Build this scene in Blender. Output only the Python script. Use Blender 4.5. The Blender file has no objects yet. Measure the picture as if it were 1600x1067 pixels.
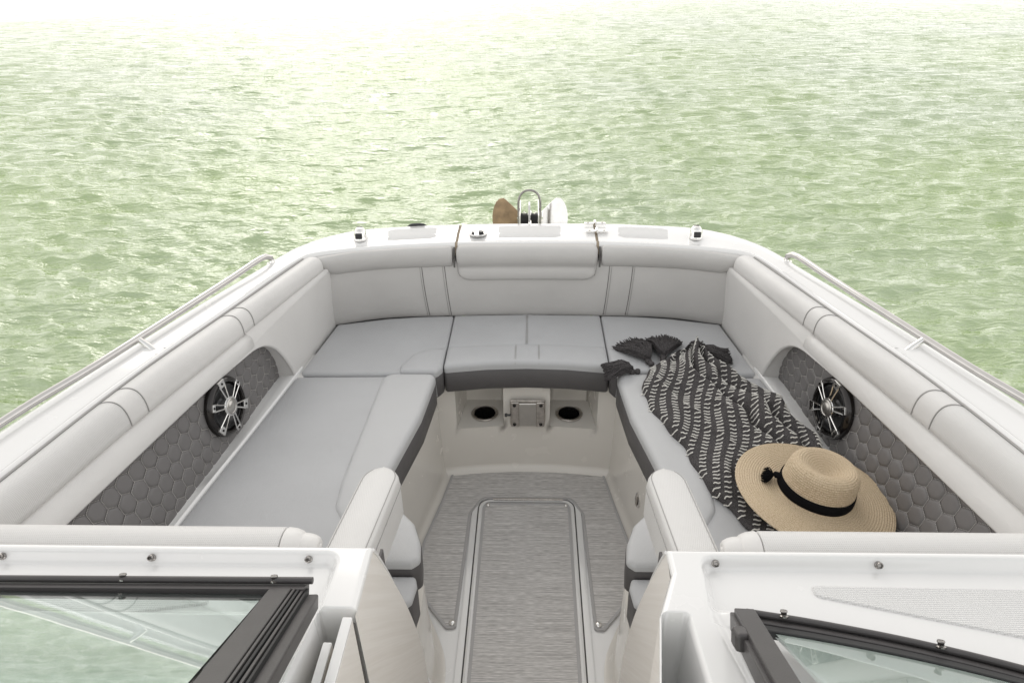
import bpy, bmesh, math, random
import numpy as np
from mathutils import Vector, Matrix, noise
from math import radians, sin, cos, pi, sqrt, atan2
random.seed(7); rng = np.random.default_rng(7)
sc = bpy.context.scene
# ------------------------------------------------------------------ camera
cam_d = bpy.data.cameras.new('camera'); cam = bpy.data.objects.new('camera', cam_d)
sc.collection.objects.link(cam); sc.camera = cam
YAW, PITCH, ROLL = radians(2.05), radians(30.0), radians(-1.01)
cf = Vector((-sin(YAW)*cos(PITCH), cos(YAW)*cos(PITCH), -sin(PITCH)))
cr = Vector((cos(YAW), sin(YAW), 0)); cu = cr.cross(cf)
cr2 = cos(ROLL)*cr + sin(ROLL)*cu; cu2 = -sin(ROLL)*cr + cos(ROLL)*cu
mw = Matrix((cr2, cu2, -cf)).transposed().to_4x4(); mw.translation = Vector((.024, 0, 1.75))
cam.matrix_world = mw
cam_d.sensor_width = 36; cam_d.lens = 24.0; cam_d.clip_start = .02; cam_d.clip_end = 9000
# ------------------------------------------------------------------ world and sun
SKY_BASE, SKY_HAZE, SKY_GLOW, SKY_POW = 9.3, 11.8, 1.6, 3.0
SUN_EL, SUN_AZ = radians(33), radians(-14)      # azimuth from +Y (bow), negative = left
w = bpy.data.worlds.new('World'); sc.world = w; w.use_nodes = True
nt = w.node_tree; nt.nodes.clear()
out = nt.nodes.new('ShaderNodeOutputWorld'); bg = nt.nodes.new('ShaderNodeBackground')
sky = nt.nodes.new('ShaderNodeTexSky'); sky.sky_type = 'NISHITA'; sky.sun_disc = False
sky.sun_elevation = SUN_EL; sky.sun_rotation = SUN_AZ; sky.dust_density = 6; sky.air_density = 1.0; sky.ozone_density = 1
mx = nt.nodes.new('ShaderNodeMix'); mx.data_type = 'RGBA'; mx.inputs[0].default_value = .93
# bright thin overcast: cloud radiance rises smoothly towards the veiled sun, as a real cloudy sky does
tcw = nt.nodes.new('ShaderNodeTexCoord')
nz = nt.nodes.new('ShaderNodeTexNoise'); nz.inputs['Scale'].default_value = 2.6; nz.inputs['Detail'].default_value = 5
dt = nt.nodes.new('ShaderNodeVectorMath'); dt.operation = 'DOT_PRODUCT'
dt.inputs[1].default_value = (sin(SUN_AZ)*cos(SUN_EL), cos(SUN_AZ)*cos(SUN_EL), sin(SUN_EL))
def mth(op, a, b=None):
    n = nt.nodes.new('ShaderNodeMath'); n.operation = op
    for i, v in enumerate((a, b)):
        if v is None: continue
        if isinstance(v, (int, float)): n.inputs[i].default_value = v
        else: nt.links.new(v, n.inputs[i])
    return n.outputs[0]
nt.links.new(tcw.outputs['Generated'], nz.inputs['Vector']); nt.links.new(tcw.outputs['Generated'], dt.inputs[0])
glow = mth('POWER', mth('MULTIPLY', mth('ADD', dt.outputs['Value'], 1.0), .5), SKY_POW)
lum = mth('ADD', mth('MULTIPLY', glow, SKY_GLOW), SKY_BASE)
sz = nt.nodes.new('ShaderNodeSeparateXYZ'); nt.links.new(tcw.outputs['Generated'], sz.inputs[0])
hz_ = mth('POWER', mth('MAXIMUM', mth('SUBTRACT', 1.0, mth('ABSOLUTE', sz.outputs['Z'])), 0.0), 1.05)
lum = mth('ADD', lum, mth('MULTIPLY', hz_, SKY_HAZE))
lum = mth('MULTIPLY', lum, mth('ADD', mth('MULTIPLY', nz.outputs['Fac'], .5), .75))
mc = nt.nodes.new('ShaderNodeMix'); mc.data_type = 'RGBA'
mc.inputs[6].default_value = (.965, .985, 1.0, 1); mc.inputs[7].default_value = (1.0, .982, .955, 1)
nt.links.new(mth('MINIMUM', mth('ADD', glow, hz_), 1.0), mc.inputs[0])
vm = nt.nodes.new('ShaderNodeVectorMath'); vm.operation = 'SCALE'
nt.links.new(mc.outputs[2], vm.inputs[0]); nt.links.new(lum, vm.inputs['Scale'])
nt.links.new(sky.outputs['Color'], mx.inputs[6]); nt.links.new(vm.outputs[0], mx.inputs[7])
nt.links.new(mx.outputs[2], bg.inputs['Color']); bg.inputs['Strength'].default_value = .10
nt.links.new(bg.outputs['Background'], out.inputs['Surface'])
sd = bpy.data.lights.new('sun', 'SUN'); sd.energy = .6; sd.angle = radians(30); sd.color = (1, .965, .91)
so = bpy.data.objects.new('sun', sd); sc.collection.objects.link(so)
sdir = Vector((sin(SUN_AZ)*cos(SUN_EL), cos(SUN_AZ)*cos(SUN_EL), sin(SUN_EL)))
so.rotation_euler = sdir.to_track_quat('Z', 'Y').to_euler(); so.location = (0, 0, 30)
sc.view_settings.view_transform = 'Standard'; sc.view_settings.look = 'None'
sc.view_settings.exposure = -0.24; sc.view_settings.gamma = 1
sc.view_settings.use_curve_mapping = False
sc.render.engine = 'CYCLES'; sc.cycles.max_bounces = 8; sc.cycles.diffuse_bounces = 4

# ------------------------------------------------------------------ materials
def new_mat(name):
    m = bpy.data.materials.new(name); m.use_nodes = True
    return m, m.node_tree, m.node_tree.nodes['Principled BSDF']
def ramp(t, src, stops):
    r = t.nodes.new('ShaderNodeValToRGB'); e = r.color_ramp.elements
    while len(e) < len(stops): e.new(.5)
    for q, (p, c) in zip(e, stops): q.position = p; q.color = c if len(c) == 4 else (*c, 1)
    t.links.new(src, r.inputs['Fac']); return r.outputs['Color']
def tex(t, kind, scale, detail=3, vec=None, sx=(1, 1, 1)):
    tc = t.nodes.new('ShaderNodeTexCoord'); mp = t.nodes.new('ShaderNodeMapping')
    mp.inputs['Scale'].default_value = sx
    t.links.new(tc.outputs['Object'], mp.inputs['Vector'])
    n = t.nodes.new('ShaderNodeTex'+kind); n.inputs['Scale'].default_value = scale
    if kind == 'Noise': n.inputs['Detail'].default_value = detail
    t.links.new(mp.outputs['Vector'], n.inputs['Vector']); return n
def bump(t, b, h, dist, strength=1.0, prev=None):
    n = t.nodes.new('ShaderNodeBump'); n.inputs['Distance'].default_value = dist; n.inputs['Strength'].default_value = strength
    t.links.new(h, n.inputs['Height'])
    if prev: t.links.new(prev, n.inputs['Normal'])
    t.links.new(n.outputs['Normal'], b.inputs['Normal']); return n.outputs['Normal']
def vary(t, b, col, amt=.06, scale=3):
    n = tex(t, 'Noise', scale, 4)
    c0 = tuple(v*(1-amt) for v in col); c1 = tuple(min(1, v*(1+amt)) for v in col)
    t.links.new(ramp(t, n.outputs['Fac'], [(.3, c0), (.7, c1)]), b.inputs['Base Color'])
def vinyl(name, col, rough=.45, perf=0, weave=False, sheen=0):
    m, t, b = new_mat(name); vary(t, b, col, .035, 5)
    b.inputs['Roughness'].default_value = rough; b.inputs['Specular IOR Level'].default_value = .4
    v = tex(t, 'Voronoi', 900); n = bump(t, b, v.outputs['Distance'], .0006, .35)
    big = tex(t, 'Noise', 9, 2); n = bump(t, b, big.outputs['Fac'], .006, .55, n)
    wr_ = tex(t, 'Noise', 22, 3, sx=(1, .45, 1)); wr_.inputs['Distortion'].default_value = .8; n = bump(t, b, wr_.outputs['Fac'], .0035, .30, n)
    if weave:
        wv = tex(t, 'Wave', 420); wv.bands_direction = 'X'; n = bump(t, b, wv.outputs['Fac'], .0004, .35, n)
        w2 = tex(t, 'Wave', 420); w2.bands_direction = 'Y'; n = bump(t, b, w2.outputs['Fac'], .0004, .35, n)
    if perf:
        # regular perforation dots: product of two sine lattices
        tc = t.nodes.new('ShaderNodeTexCoord'); sp = t.nodes.new('ShaderNodeSeparateXYZ'); t.links.new(tc.outputs['Object'], sp.inputs[0])
        def s(expr_ax, k):
            mu = t.nodes.new('ShaderNodeMath'); mu.operation = 'MULTIPLY'; mu.inputs[1].default_value = k; t.links.new(expr_ax, mu.inputs[0])
            si = t.nodes.new('ShaderNodeMath'); si.operation = 'SINE'; t.links.new(mu.outputs[0], si.inputs[0]); return si.outputs[0]
        ad = t.nodes.new('ShaderNodeMath'); ad.operation = 'ADD'
        ab = t.nodes.new('ShaderNodeMath'); ab.operation = 'ABSOLUTE'; t.links.new(sp.outputs['X'], ab.inputs[0])
        xz = t.nodes.new('ShaderNodeMath'); xz.operation = 'ADD'; t.links.new(ab.outputs[0], xz.inputs[0]); t.links.new(sp.outputs['Z'], xz.inputs[1])
        t.links.new(xz.outputs[0], ad.inputs[0]); t.links.new(sp.outputs['Y'], ad.inputs[1])
        sb = t.nodes.new('ShaderNodeMath'); sb.operation = 'SUBTRACT'; t.links.new(sp.outputs['Y'], sb.inputs[0]); t.links.new(xz.outputs[0], sb.inputs[1])
        pr = t.nodes.new('ShaderNodeMath'); pr.operation = 'MULTIPLY'; t.links.new(s(ad.outputs[0], perf), pr.inputs[0]); t.links.new(s(sb.outputs[0], perf), pr.inputs[1])
        gt = t.nodes.new('ShaderNodeMapRange'); gt.inputs[1].default_value = .55; gt.inputs[2].default_value = .95; gt.inputs[3].default_value = 1; gt.inputs[4].default_value = 0
        t.links.new(pr.outputs[0], gt.inputs[0]); bump(t, b, gt.outputs[0], .0012, .8, n)
        mxx = t.nodes.new('ShaderNodeMix'); mxx.data_type = 'RGBA'
        mxx.inputs[6].default_value = (*[v*.86 for v in col], 1); mxx.inputs[7].default_value = (*col, 1)
        t.links.new(gt.outputs[0], mxx.inputs[0]); t.links.new(mxx.outputs[2], b.inputs['Base Color'])
    return m
def plain(name, col, rough=.4, metal=0, coat=0, amt=.03, scale=6, fine=0):
    m, t, b = new_mat(name)
    vary(t, b, col, amt, scale)
    b.inputs['Roughness'].default_value = rough; b.inputs['Metallic'].default_value = metal
    b.inputs['Coat Weight'].default_value = coat; b.inputs['Coat Roughness'].default_value = .06
    if fine:
        n = tex(t, 'Noise', fine, 3); bump(t, b, n.outputs['Fac'], .0008, .3)
    return m
M = {}
M['gel'] = plain('white_gelcoat', (.77, .765, .755), .22, 0, .9, .02, 2)
M['gel_in'] = plain('cream_liner_gelcoat', (.72, .69, .64), .3, 0, .4, .025, 3)
M['vin'] = vinyl('off_white_vinyl', (.68, .667, .65), .42)
M['vin_p'] = vinyl('off_white_perforated_vinyl', (.68, .67, .655), .45, perf=900)
M['seat'] = vinyl('light_grey_woven_vinyl', (.50, .503, .51), .5, weave=True)
M['seat_p'] = vinyl('light_grey_perforated_vinyl', (.52, .522, .525), .48, perf=1000)
M['back'] = vinyl('warm_grey_vinyl', (.53, .518, .503), .45)
M['dark'] = vinyl('charcoal_trim_vinyl', (.095, .09, .09), .5)
M['quilt'] = vinyl('taupe_quilted_vinyl', (.168, .160, .158), .42)
M['thread'] = plain('pale_thread', (.62, .60, .57), .8)
M['groove'] = plain('shadow_grey_piping', (.10, .095, .09), .7)
M['seam'] = plain('grey_seam_thread', (.36, .35, .34), .7)
M['chrome'] = plain('polished_stainless', (.80, .79, .77), .09, 1, 0, .04, 20)
M['rail'] = plain('polished_rail_steel', (.56, .545, .53), .10, 1, 0, .05, 20)
M['stud'] = plain('dark_polished_steel', (.30, .285, .27), .12, 1, 0, .1, 60)
M['brushed'] = plain('brushed_stainless', (.50, .47, .44), .32, 1, 0, .22, 60)
M['silver'] = plain('satin_silver', (.55, .53, .50), .3, 1, 0, .05, 40)
M['black'] = plain('black_plastic', (.012, .012, .013), .3, 0, .2)
M['bronze'] = plain('dark_bronze_bezel', (.022, .019, .018), .18, .6, .4)
M['frame'] = plain('charcoal_powder_coat', (.075, .07, .07), .42, .2, 0, .06, 30, 500)
M['rubber'] = plain('black_rubber', (.015, .015, .016), .6)
M['beige'] = plain('beige_hinge_gap', (.36, .29, .21), .7)
M['brown_reflect'] = plain('brown_reflection_steel', (.34, .235, .135), .4, .35, 0, .25, 30)  # brown reflection in the left fluke's steel, put into its base colour
M['band'] = plain('black_ribbon', (.006, .006, .007), .95); M['band'].node_tree.nodes['Principled BSDF'].inputs['Specular IOR Level'].default_value = .1
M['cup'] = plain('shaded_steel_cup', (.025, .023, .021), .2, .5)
M['gel_ns'] = None
M['board'] = plain('cream_board', (.72, .685, .63), .4, 0, .2)
M['matedge'] = plain('grey_binding_tape', (.42, .41, .41), .7, fine=900)
for k_ in ('gel', 'gel_in'):      # dried water spots and wiped film change the gloss
    t_ = M[k_].node_tree; n_ = tex(t_, 'Noise', 14, 5); r_ = t_.nodes.new('ShaderNodeMapRange'); r_.inputs[1].default_value = .35; r_.inputs[2].default_value = .7; r_.inputs[3].default_value = .17; r_.inputs[4].default_value = .29
    t_.links.new(n_.outputs['Fac'], r_.inputs[0]); t_.links.new(r_.outputs[0], t_.nodes['Principled BSDF'].inputs['Roughness'])
# mat: woven horizontal streaks
def mat_woven(name, c0, c1, c2, sx, b_amt=.001):
    m, t, b = new_mat(name)
    n = tex(t, 'Noise', 1, 6, sx=sx); n2 = tex(t, 'Noise', 1, 3, sx=(sx[0]*6, sx[1]*1.6, sx[2]))
    mt = t.nodes.new('ShaderNodeMath'); mt.operation = 'ADD'; t.links.new(n.outputs['Fac'], mt.inputs[0]); t.links.new(n2.outputs['Fac'], mt.inputs[1])
    hf = t.nodes.new('ShaderNodeMath'); hf.operation = 'MULTIPLY'; hf.inputs[1].default_value = .5; t.links.new(mt.outputs[0], hf.inputs[0])
    t.links.new(ramp(t, hf.outputs[0], [(.38, c0), (.5, c1), (.6, c2)]), b.inputs['Base Color'])
    b.inputs['Roughness'].default_value = .75
    wv = tex(t, 'Wave', 130); wv.bands_direction = 'Y'; n_ = bump(t, b, wv.outputs['Fac'], .0008, .5)
    bump(t, b, hf.outputs[0], b_amt, .6, n_)
    return m
M['mat'] = mat_woven('woven_vinyl_flooring', (.34, .325, .32), (.54, .525, .51), (.74, .72, .705), (6, 420, 6))
def wallmat():
    m, t, b = new_mat('grasscloth_wall_vinyl')
    tc = t.nodes.new('ShaderNodeTexCoord'); mp = t.nodes.new('ShaderNodeMapping'); mp.vector_type = 'POINT'
    mp.inputs['Rotation'].default_value = (radians(50), 0, 0); t.links.new(tc.outputs['Object'], mp.inputs['Vector'])
    m2 = t.nodes.new('ShaderNodeMapping'); m2.inputs['Scale'].default_value = (3, 3, 120); t.links.new(mp.outputs[0], m2.inputs['Vector'])
    n = t.nodes.new('ShaderNodeTexNoise'); n.inputs['Scale'].default_value = 1; n.inputs['Detail'].default_value = 5; n.inputs['Distortion'].default_value = .5; t.links.new(m2.outputs[0], n.inputs['Vector'])
    t.links.new(ramp(t, n.outputs['Fac'], [(.35, (.715, .68, .635)), (.65, (.76, .73, .69))]), b.inputs['Base Color'])
    b.inputs['Roughness'].default_value = .5; bump(t, b, n.outputs['Fac'], .0006, .5); return m
M['wall'] = wallmat()
def nonslip():
    m, t, b = new_mat('nonslip_gelcoat'); vary(t, b, (.755, .75, .74), .02)
    b.inputs['Roughness'].default_value = .5
    a = tex(t, 'Wave', 90); a.bands_direction = 'X'; n = bump(t, b, a.outputs['Fac'], .0015, .6)
    a = tex(t, 'Wave', 90); a.bands_direction = 'Y'; bump(t, b, a.outputs['Fac'], .0015, .6, n)
    return m
M['nonslip'] = nonslip()
def straw():
    m, t, b = new_mat('woven_straw')
    tc = t.nodes.new('ShaderNodeTexCoord'); sp = t.nodes.new('ShaderNodeSeparateXYZ'); t.links.new(tc.outputs['Object'], sp.inputs[0])
    at = t.nodes.new('ShaderNodeMath'); at.operation = 'ARCTAN2'; t.links.new(sp.outputs['Y'], at.inputs[0]); t.links.new(sp.outputs['X'], at.inputs[1])
    ln = t.nodes.new('ShaderNodeVectorMath'); ln.operation = 'LENGTH'; t.links.new(tc.outputs['Object'], ln.inputs[0])
    cb = t.nodes.new('ShaderNodeCombineXYZ')
    k = t.nodes.new('ShaderNodeMath'); k.operation = 'MULTIPLY'; k.inputs[1].default_value = 34; t.links.new(at.outputs[0], k.inputs[0])
    k2 = t.nodes.new('ShaderNodeMath'); k2.operation = 'MULTIPLY'; k2.inputs[1].default_value = 420; t.links.new(ln.outputs['Value'], k2.inputs[0])
    t.links.new(k.outputs[0], cb.inputs[0]); t.links.new(k2.outputs[0], cb.inputs[1])
    n = t.nodes.new('ShaderNodeTexNoise'); n.inputs['Scale'].default_value = 1.3; n.inputs['Detail'].default_value = 3; t.links.new(cb.outputs[0], n.inputs['Vector'])
    t.links.new(ramp(t, n.outputs['Fac'], [(.3, (.33, .24, .145)), (.5, (.52, .41, .275)), (.72, (.66, .55, .40))]), b.inputs['Base Color'])
    b.inputs['Roughness'].default_value = .65; bump(t, b, n.outputs['Fac'], .0012, .6)
    return m
M['straw'] = straw()
def cloth(name, c0, c1):
    m, t, b = new_mat(name)
    n = tex(t, 'Noise', 420, 3); t.links.new(ramp(t, n.outputs['Fac'], [(.35, c0), (.68, c1)]), b.inputs['Base Color'])
    b.inputs['Roughness'].default_value = .95; b.inputs['Specular IOR Level'].default_value = .15
    a = tex(t, 'Wave', 300); a.bands_direction = 'X'; q = bump(t, b, a.outputs['Fac'], .001, .5)
    bump(t, b, n.outputs['Fac'], .002, .7, q)
    return m
M['throw'] = cloth('charcoal_cotton_weave', (.036, .033, .034), (.125, .117, .117))
M['tassel'] = cloth('charcoal_yarn', (.040, .037, .038), (.14, .13, .13))
M['yarn'] = cloth('cream_yarn', (.74, .72, .67), (.90, .88, .83))
def glass():
    m, t, b = new_mat('green_tinted_glass')
    b.inputs['Base Color'].default_value = (.78, .90, .86, 1); b.inputs['Roughness'].default_value = .015
    b.inputs['Transmission Weight'].default_value = 1; b.inputs['IOR'].default_value = 1.75
    n = tex(t, 'Noise', 3, 2); bump(t, b, n.outputs['Fac'], .002, .15)
    return m
M['glass'] = glass()
def water():
    m, t, b = new_mat('murky_green_water')
    n = tex(t, 'Noise', .22, 4)
    t.links.new(ramp(t, n.outputs['Fac'], [(.3, (.275, .39, .115)), (.7, (.29, .38, .20))]), b.inputs['Base Color'])
    b.inputs['Roughness'].default_value = .04; b.inputs['IOR'].default_value = 1.88
    b.inputs['Specular IOR Level'].default_value = 1.0
    f = tex(t, 'Noise', 13, 3, sx=(.5, 1.6, 1)); q = bump(t, b, f.outputs['Fac'], .035, .8)
    g = tex(t, 'Noise', 2.6, 6, sx=(.5, 1.5, 1)); q = bump(t, b, g.outputs['Fac'], .17, .7, q)
    return m
M['water'] = water()

# ------------------------------------------------------------------ helpers
def link(name, me, mat, parent, smooth=True, sharp=40):
    o = bpy.data.objects.new(name, me); sc.collection.objects.link(o)
    if mat is not None and not me.materials: me.materials.append(mat)
    if smooth:
        me.shade_smooth()
        if sharp: me.set_sharp_from_angle(angle=radians(sharp))
    if parent: o.parent = parent
    return o
def mesh(name, V, F, mat, parent, smooth=True, sharp=40, fix=True, bev=0, seg=3):
    me = bpy.data.meshes.new(name); me.from_pydata([tuple(v) for v in V], [], F); me.update()
    if fix:
        bm = bmesh.new(); bm.from_mesh(me); bmesh.ops.recalc_face_normals(bm, faces=bm.faces); bm.to_mesh(me); bm.free()
    o = link(name, me, mat, parent, smooth, None if bev else sharp)
    if bev:
        md = o.modifiers.new('bevel', 'BEVEL'); md.width = bev; md.segments = seg; md.limit_method = 'ANGLE'; md.angle_limit = radians(30); md.harden_normals = True
    return o
def lerp(a, b, t): return a+(b-a)*t
def sstep(a, b, x): t = max(0, min(1, (x-a)/(b-a))); return t*t*(3-2*t)
def cr_spline(P, n, closed=False):
    """resample a polyline through its points with a Catmull-Rom spline, even arc length"""
    P = [np.array(p, float) for p in P]; d = []
    N = len(P); rngi = range(N if closed else N-1)
    for i in rngi:
        if closed: p0, p1, p2, p3 = P[i-1], P[i], P[(i+1) % N], P[(i+2) % N]
        else:
            p1, p2 = P[i], P[i+1]; p0 = P[i-1] if i > 0 else 2*p1-p2; p3 = P[i+2] if i+2 < N else 2*p2-p1
        for k in range(16):
            t = k/16
            a = np.linalg.norm(p1-p0)**.5+1e-9; b = np.linalg.norm(p2-p1)**.5+1e-9; c = np.linalg.norm(p3-p2)**.5+1e-9
            t0, t1, t2, t3 = 0, a, a+b, a+b+c; u = t1+(t2-t1)*t
            A1 = (t1-u)/(t1-t0)*p0+(u-t0)/(t1-t0)*p1; A2 = (t2-u)/(t2-t1)*p1+(u-t1)/(t2-t1)*p2; A3 = (t3-u)/(t3-t2)*p2+(u-t2)/(t3-t2)*p3
            B1 = (t2-u)/(t2-t0)*A1+(u-t0)/(t2-t0)*A2; B2 = (t3-u)/(t3-t1)*A2+(u-t1)/(t3-t1)*A3
            d.append((t2-u)/(t2-t1)*B1+(u-t1)/(t2-t1)*B2)
    d.append(P[0] if closed else P[-1]); d = np.array(d)
    s = np.concatenate([[0], np.cumsum(np.linalg.norm(np.diff(d, axis=0), axis=1))])
    q = np.linspace(0, s[-1], n+1)[:-1] if closed else np.linspace(0, s[-1], n)
    return np.stack([np.interp(q, s, d[:, k]) for k in range(d.shape[1])], 1)
def interpY(P, col=0):
    """curve of (Y, ...) points -> smooth function of Y"""
    P = sorted(P); ys = np.array([p[0] for p in P]); D = cr_spline(P, 200)
    o = np.argsort(D[:, 0]); return lambda y: float(np.interp(y, D[o, 0], D[o, 1]))
def grid_faces(nu, nv, closeu=False, closev=False):
    F = []
    for i in range(nu if closeu else nu-1):
        for j in range(nv if closev else nv-1):
            a = i*nv+j; b = ((i+1) % nu)*nv+j; c = ((i+1) % nu)*nv+(j+1) % nv; d = i*nv+(j+1) % nv
            F.append((a, b, c, d))
    return F
def loft(name, secs, mat, parent, closed=True, caps=True, sharp=50, fix=True):
    nu, nv = len(secs), len(secs[0]); V = [tuple(p) for s in secs for p in s]
    F = grid_faces(nu, nv, False, closed)
    if caps and closed: F.append(tuple(range(nv))[::-1]); F.append(tuple(range((nu-1)*nv, nu*nv)))
    return mesh(name, V, F, mat, parent, sharp=sharp, fix=fix)
def padded_loft(name, secs, mat, parent, r=.012, sharp=0, n=4):
    """closed lofted pad whose two ends are rounded over"""
    secs = [np.array(s, float) for s in secs]
    def ends(S, S2):
        c = S.mean(0); c2 = S2.mean(0); d = c2-c; L = np.linalg.norm(d); d = d/L; o = []
        R = np.abs(S-c).max()
        for k in range(n+1):
            a = k/n*pi/2; f = 1-r*(1-sin(a))/max(R, r*1.01)
            o.append(c+(S-c)*f+d*(r*(1-cos(a)))*.999)
        return o
    a = ends(secs[0], secs[1]); b = ends(secs[-1], secs[-2])
    mid = secs[1:-1]
    return loft(name, a+mid+b[::-1], mat, parent, True, True, sharp=60)
def tube(name, P, r, mat, parent, sides=8, closed=False, n=None, caps=True, taper=None):
    P = cr_spline(P, n, closed) if n else np.array(P, float)
    N = len(P); V = []; up = np.array([0, 0, 1.])
    for i in range(N):
        if closed: t = P[(i+1) % N]-P[i-1]
        else: t = P[min(i+1, N-1)]-P[max(i-1, 0)]
        t = t/np.linalg.norm(t)
        ref = up if abs(t[2]) < .92 else np.array([1., 0, 0])
        if i == 0 or abs(t[2]) < .92: a = np.cross(t, ref)
        else: a = pa-t*(pa@t)
        a = a/np.linalg.norm(a)
        if i and a@pa < 0: a = -a
        pa = a; b = np.cross(t, a); rr = r*(taper[i] if taper is not None else 1)
        for k in range(sides):
            q = 2*pi*k/sides; V.append(P[i]+rr*(cos(q)*a+sin(q)*b))
    F = grid_faces(N, sides, closed, True)
    if caps and not closed: F += [tuple(range(sides))[::-1], tuple(range((N-1)*sides, N*sides))]
    if name is None: return V, F
    return mesh(name, V, F, mat, parent, sharp=50)
def offset_poly(P, d):
    """inset closed 2-D polygon (CCW) by d along mitred vertex normals"""
    P = np.array(P); N = len(P); e = np.roll(P, -1, 0)-P; e /= (np.linalg.norm(e, axis=1)[:, None]+1e-12)
    n = np.stack([-e[:, 1], e[:, 0]], 1); m = n+np.roll(n, 1, 0); L = np.linalg.norm(m, axis=1)[:, None]; m /= L
    c = np.clip((m*n).sum(1), .5, 1)[:, None]
    return P+m*d/c
def round_poly(P, R, seg=6):
    """round every corner of a polygon; R is one radius or one per corner"""
    N = len(P); o = []
    for i in range(N):
        r = R[i] if hasattr(R, '__len__') else R
        p, a, b = np.array(P[i], float), np.array(P[i-1], float), np.array(P[(i+1) % N], float)
        if r <= 0: o.append(p); continue
        u = (a-p)/np.linalg.norm(a-p); v = (b-p)/np.linalg.norm(b-p)
        ang = math.acos(max(-1, min(1, u@v)))
        t = min(r/math.tan(ang/2), .45*np.linalg.norm(a-p), .45*np.linalg.norm(b-p))
        s, e = p+u*t, p+v*t
        for k in range(seg+1):
            q = k/seg; o.append((1-q)**2*s+2*q*(1-q)*p+q*q*e)
    return np.array(o)
def ccw(P):
    P = np.array(P); a = (P[:, 0]*np.roll(P[:, 1], -1)-np.roll(P[:, 0], -1)*P[:, 1]).sum(); return P if a > 0 else P[::-1]
def densify(P, d=.03):
    o = []
    for i in range(len(P)):
        a, b = P[i], P[(i+1) % len(P)]; n = max(1, int(np.linalg.norm(b-a)/d))
        for k in range(n): o.append(a+(b-a)*k/n)
    return np.array(o)
from mathutils.geometry import delaunay_2d_cdt
def poly_dist(P, Q):
    """distance from points Q to the closed polyline P"""
    A = P; B = np.roll(P, -1, 0); AB = B-A; L2 = (AB**2).sum(1)+1e-14; best = np.full(len(Q), 9.)
    for a_, ab, l in zip(A, AB, L2):
        t = np.clip(((Q-a_)@ab)/l, 0, 1); d = np.linalg.norm(Q-a_-t[:, None]*ab, axis=1); best = np.minimum(best, d)
    return best
def inside(P, Q):
    x, y = Q[:, 0], Q[:, 1]; c = np.zeros(len(Q), bool); n = len(P)
    for i in range(n):
        (x0, y0), (x1, y1) = P[i-1], P[i]
        m = ((y0 > y) != (y1 > y)) & (x < (x1-x0)*(y-y0)/((y1-y0) if y1 != y0 else 1e-12)+x0); c ^= m
    return c
def fill2d(P, offs=(), step=.03, minsp=.5):
    """triangulate the inside of outline P with rings of points at the given insets and a coarse grid"""
    pts = [tuple(p) for p in P]; n = len(P); prev = 0
    for d in offs:
        Q = offset_poly(P, d); dd = poly_dist(P, Q); ins = inside(P, Q); last = None
        for q, e, i_ in zip(Q, dd, ins):
            if i_ and e > d*.93 and (last is None or np.linalg.norm(q-last) > minsp*(d-prev)): pts.append(tuple(q)); last = q
        prev = d
    lo, hi = P.min(0), P.max(0); dm = (offs[-1] if offs else 0)+step*.6
    gx, gy = np.meshgrid(np.arange(lo[0]+step/2, hi[0], step), np.arange(lo[1]+step/2, hi[1], step)); G_ = np.stack([gx.ravel(), gy.ravel()], 1)
    if len(G_) and step < 5:
        k = inside(P, G_); G_ = G_[k]
        if len(G_): G_ = G_[poly_dist(P, G_) > dm]
        pts += [tuple(p) for p in G_]
    r = delaunay_2d_cdt([Vector(p) for p in pts], [(i, (i+1) % n) for i in range(n)], [], 0, 1e-6)
    V = np.array([tuple(v) for v in r[0]]); cen = np.array([V[list(f)].mean(0) for f in r[2]]); k = inside(P, cen)
    F = [tuple(f) for f, q in zip(r[2], k) if q]
    return V, F
def cushion(name, out, ztop, zbot, r, mat, parent, crown=.004, R=0, band=None, bandz=None, mir=1):
    """upholstered pad from a plan outline: rolled top edge, slightly crowned top, optional dark side band"""
    P = np.array(out, float)
    if R is not None: P = round_poly(P, R)
    keep = [i for i in range(len(P)) if np.linalg.norm(P[i]-P[i-1]) > .0008]; P = P[keep]
    P[:, 0] *= mir; P = ccw(P); P = densify(P, .02); nv = len(P)
    zb = (bandz if bandz is not None else zbot)
    V2, F2 = fill2d(P, [r*k for k in (.04, .16, .36, .64, 1.0)]+[r+.014, r+.03])
    d = poly_dist(P, V2)
    def h(d):
        u = np.clip(1-d/r, 0, 1); return -r*(1-np.sqrt(1-u*u))+crown*np.clip((d-r*.5)/.06, 0, 1)**.7
    hz = h(d)
    wob = np.array([noise.noise(Vector((x*11+ztop*50, y*11, 1)))*.0012+noise.noise(Vector((x*30, y*30, 5)))*.0004 for x, y in V2])
    Z = ztop+hz+wob*np.clip(d/.03, 0, 1)
    V = [(x, y, z) for (x, y), z in zip(V2, Z)]; F = [f if True else f for f in F2]
    # boundary indices of the outline inside V2
    idx = []
    for p in P: idx.append(int(np.argmin(((V2-p)**2).sum(1))))
    b0 = len(V); V += [(x, y, zb) for x, y in P]
    F += [(idx[i], b0+i, b0+(i+1) % nv, idx[(i+1) % nv]) for i in range(nv)]
    if band is None: pass
    me_o = mesh(name, V, F, mat, parent, sharp=65, fix=True)
    if band is not None:
        Q1 = offset_poly(P, -.0012); Q2 = offset_poly(P, .005)
        V = [(x, y, bandz+.001) for x, y in offset_poly(P, .003)]+[(x, y, bandz-.002) for x, y in Q1]+[(x, y, zbot+.006) for x, y in P]+[(x, y, zbot) for x, y in Q2]
        mesh('side_band', V, grid_faces(4, nv, False, True), band, me_o, sharp=65)
    return me_o
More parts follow.
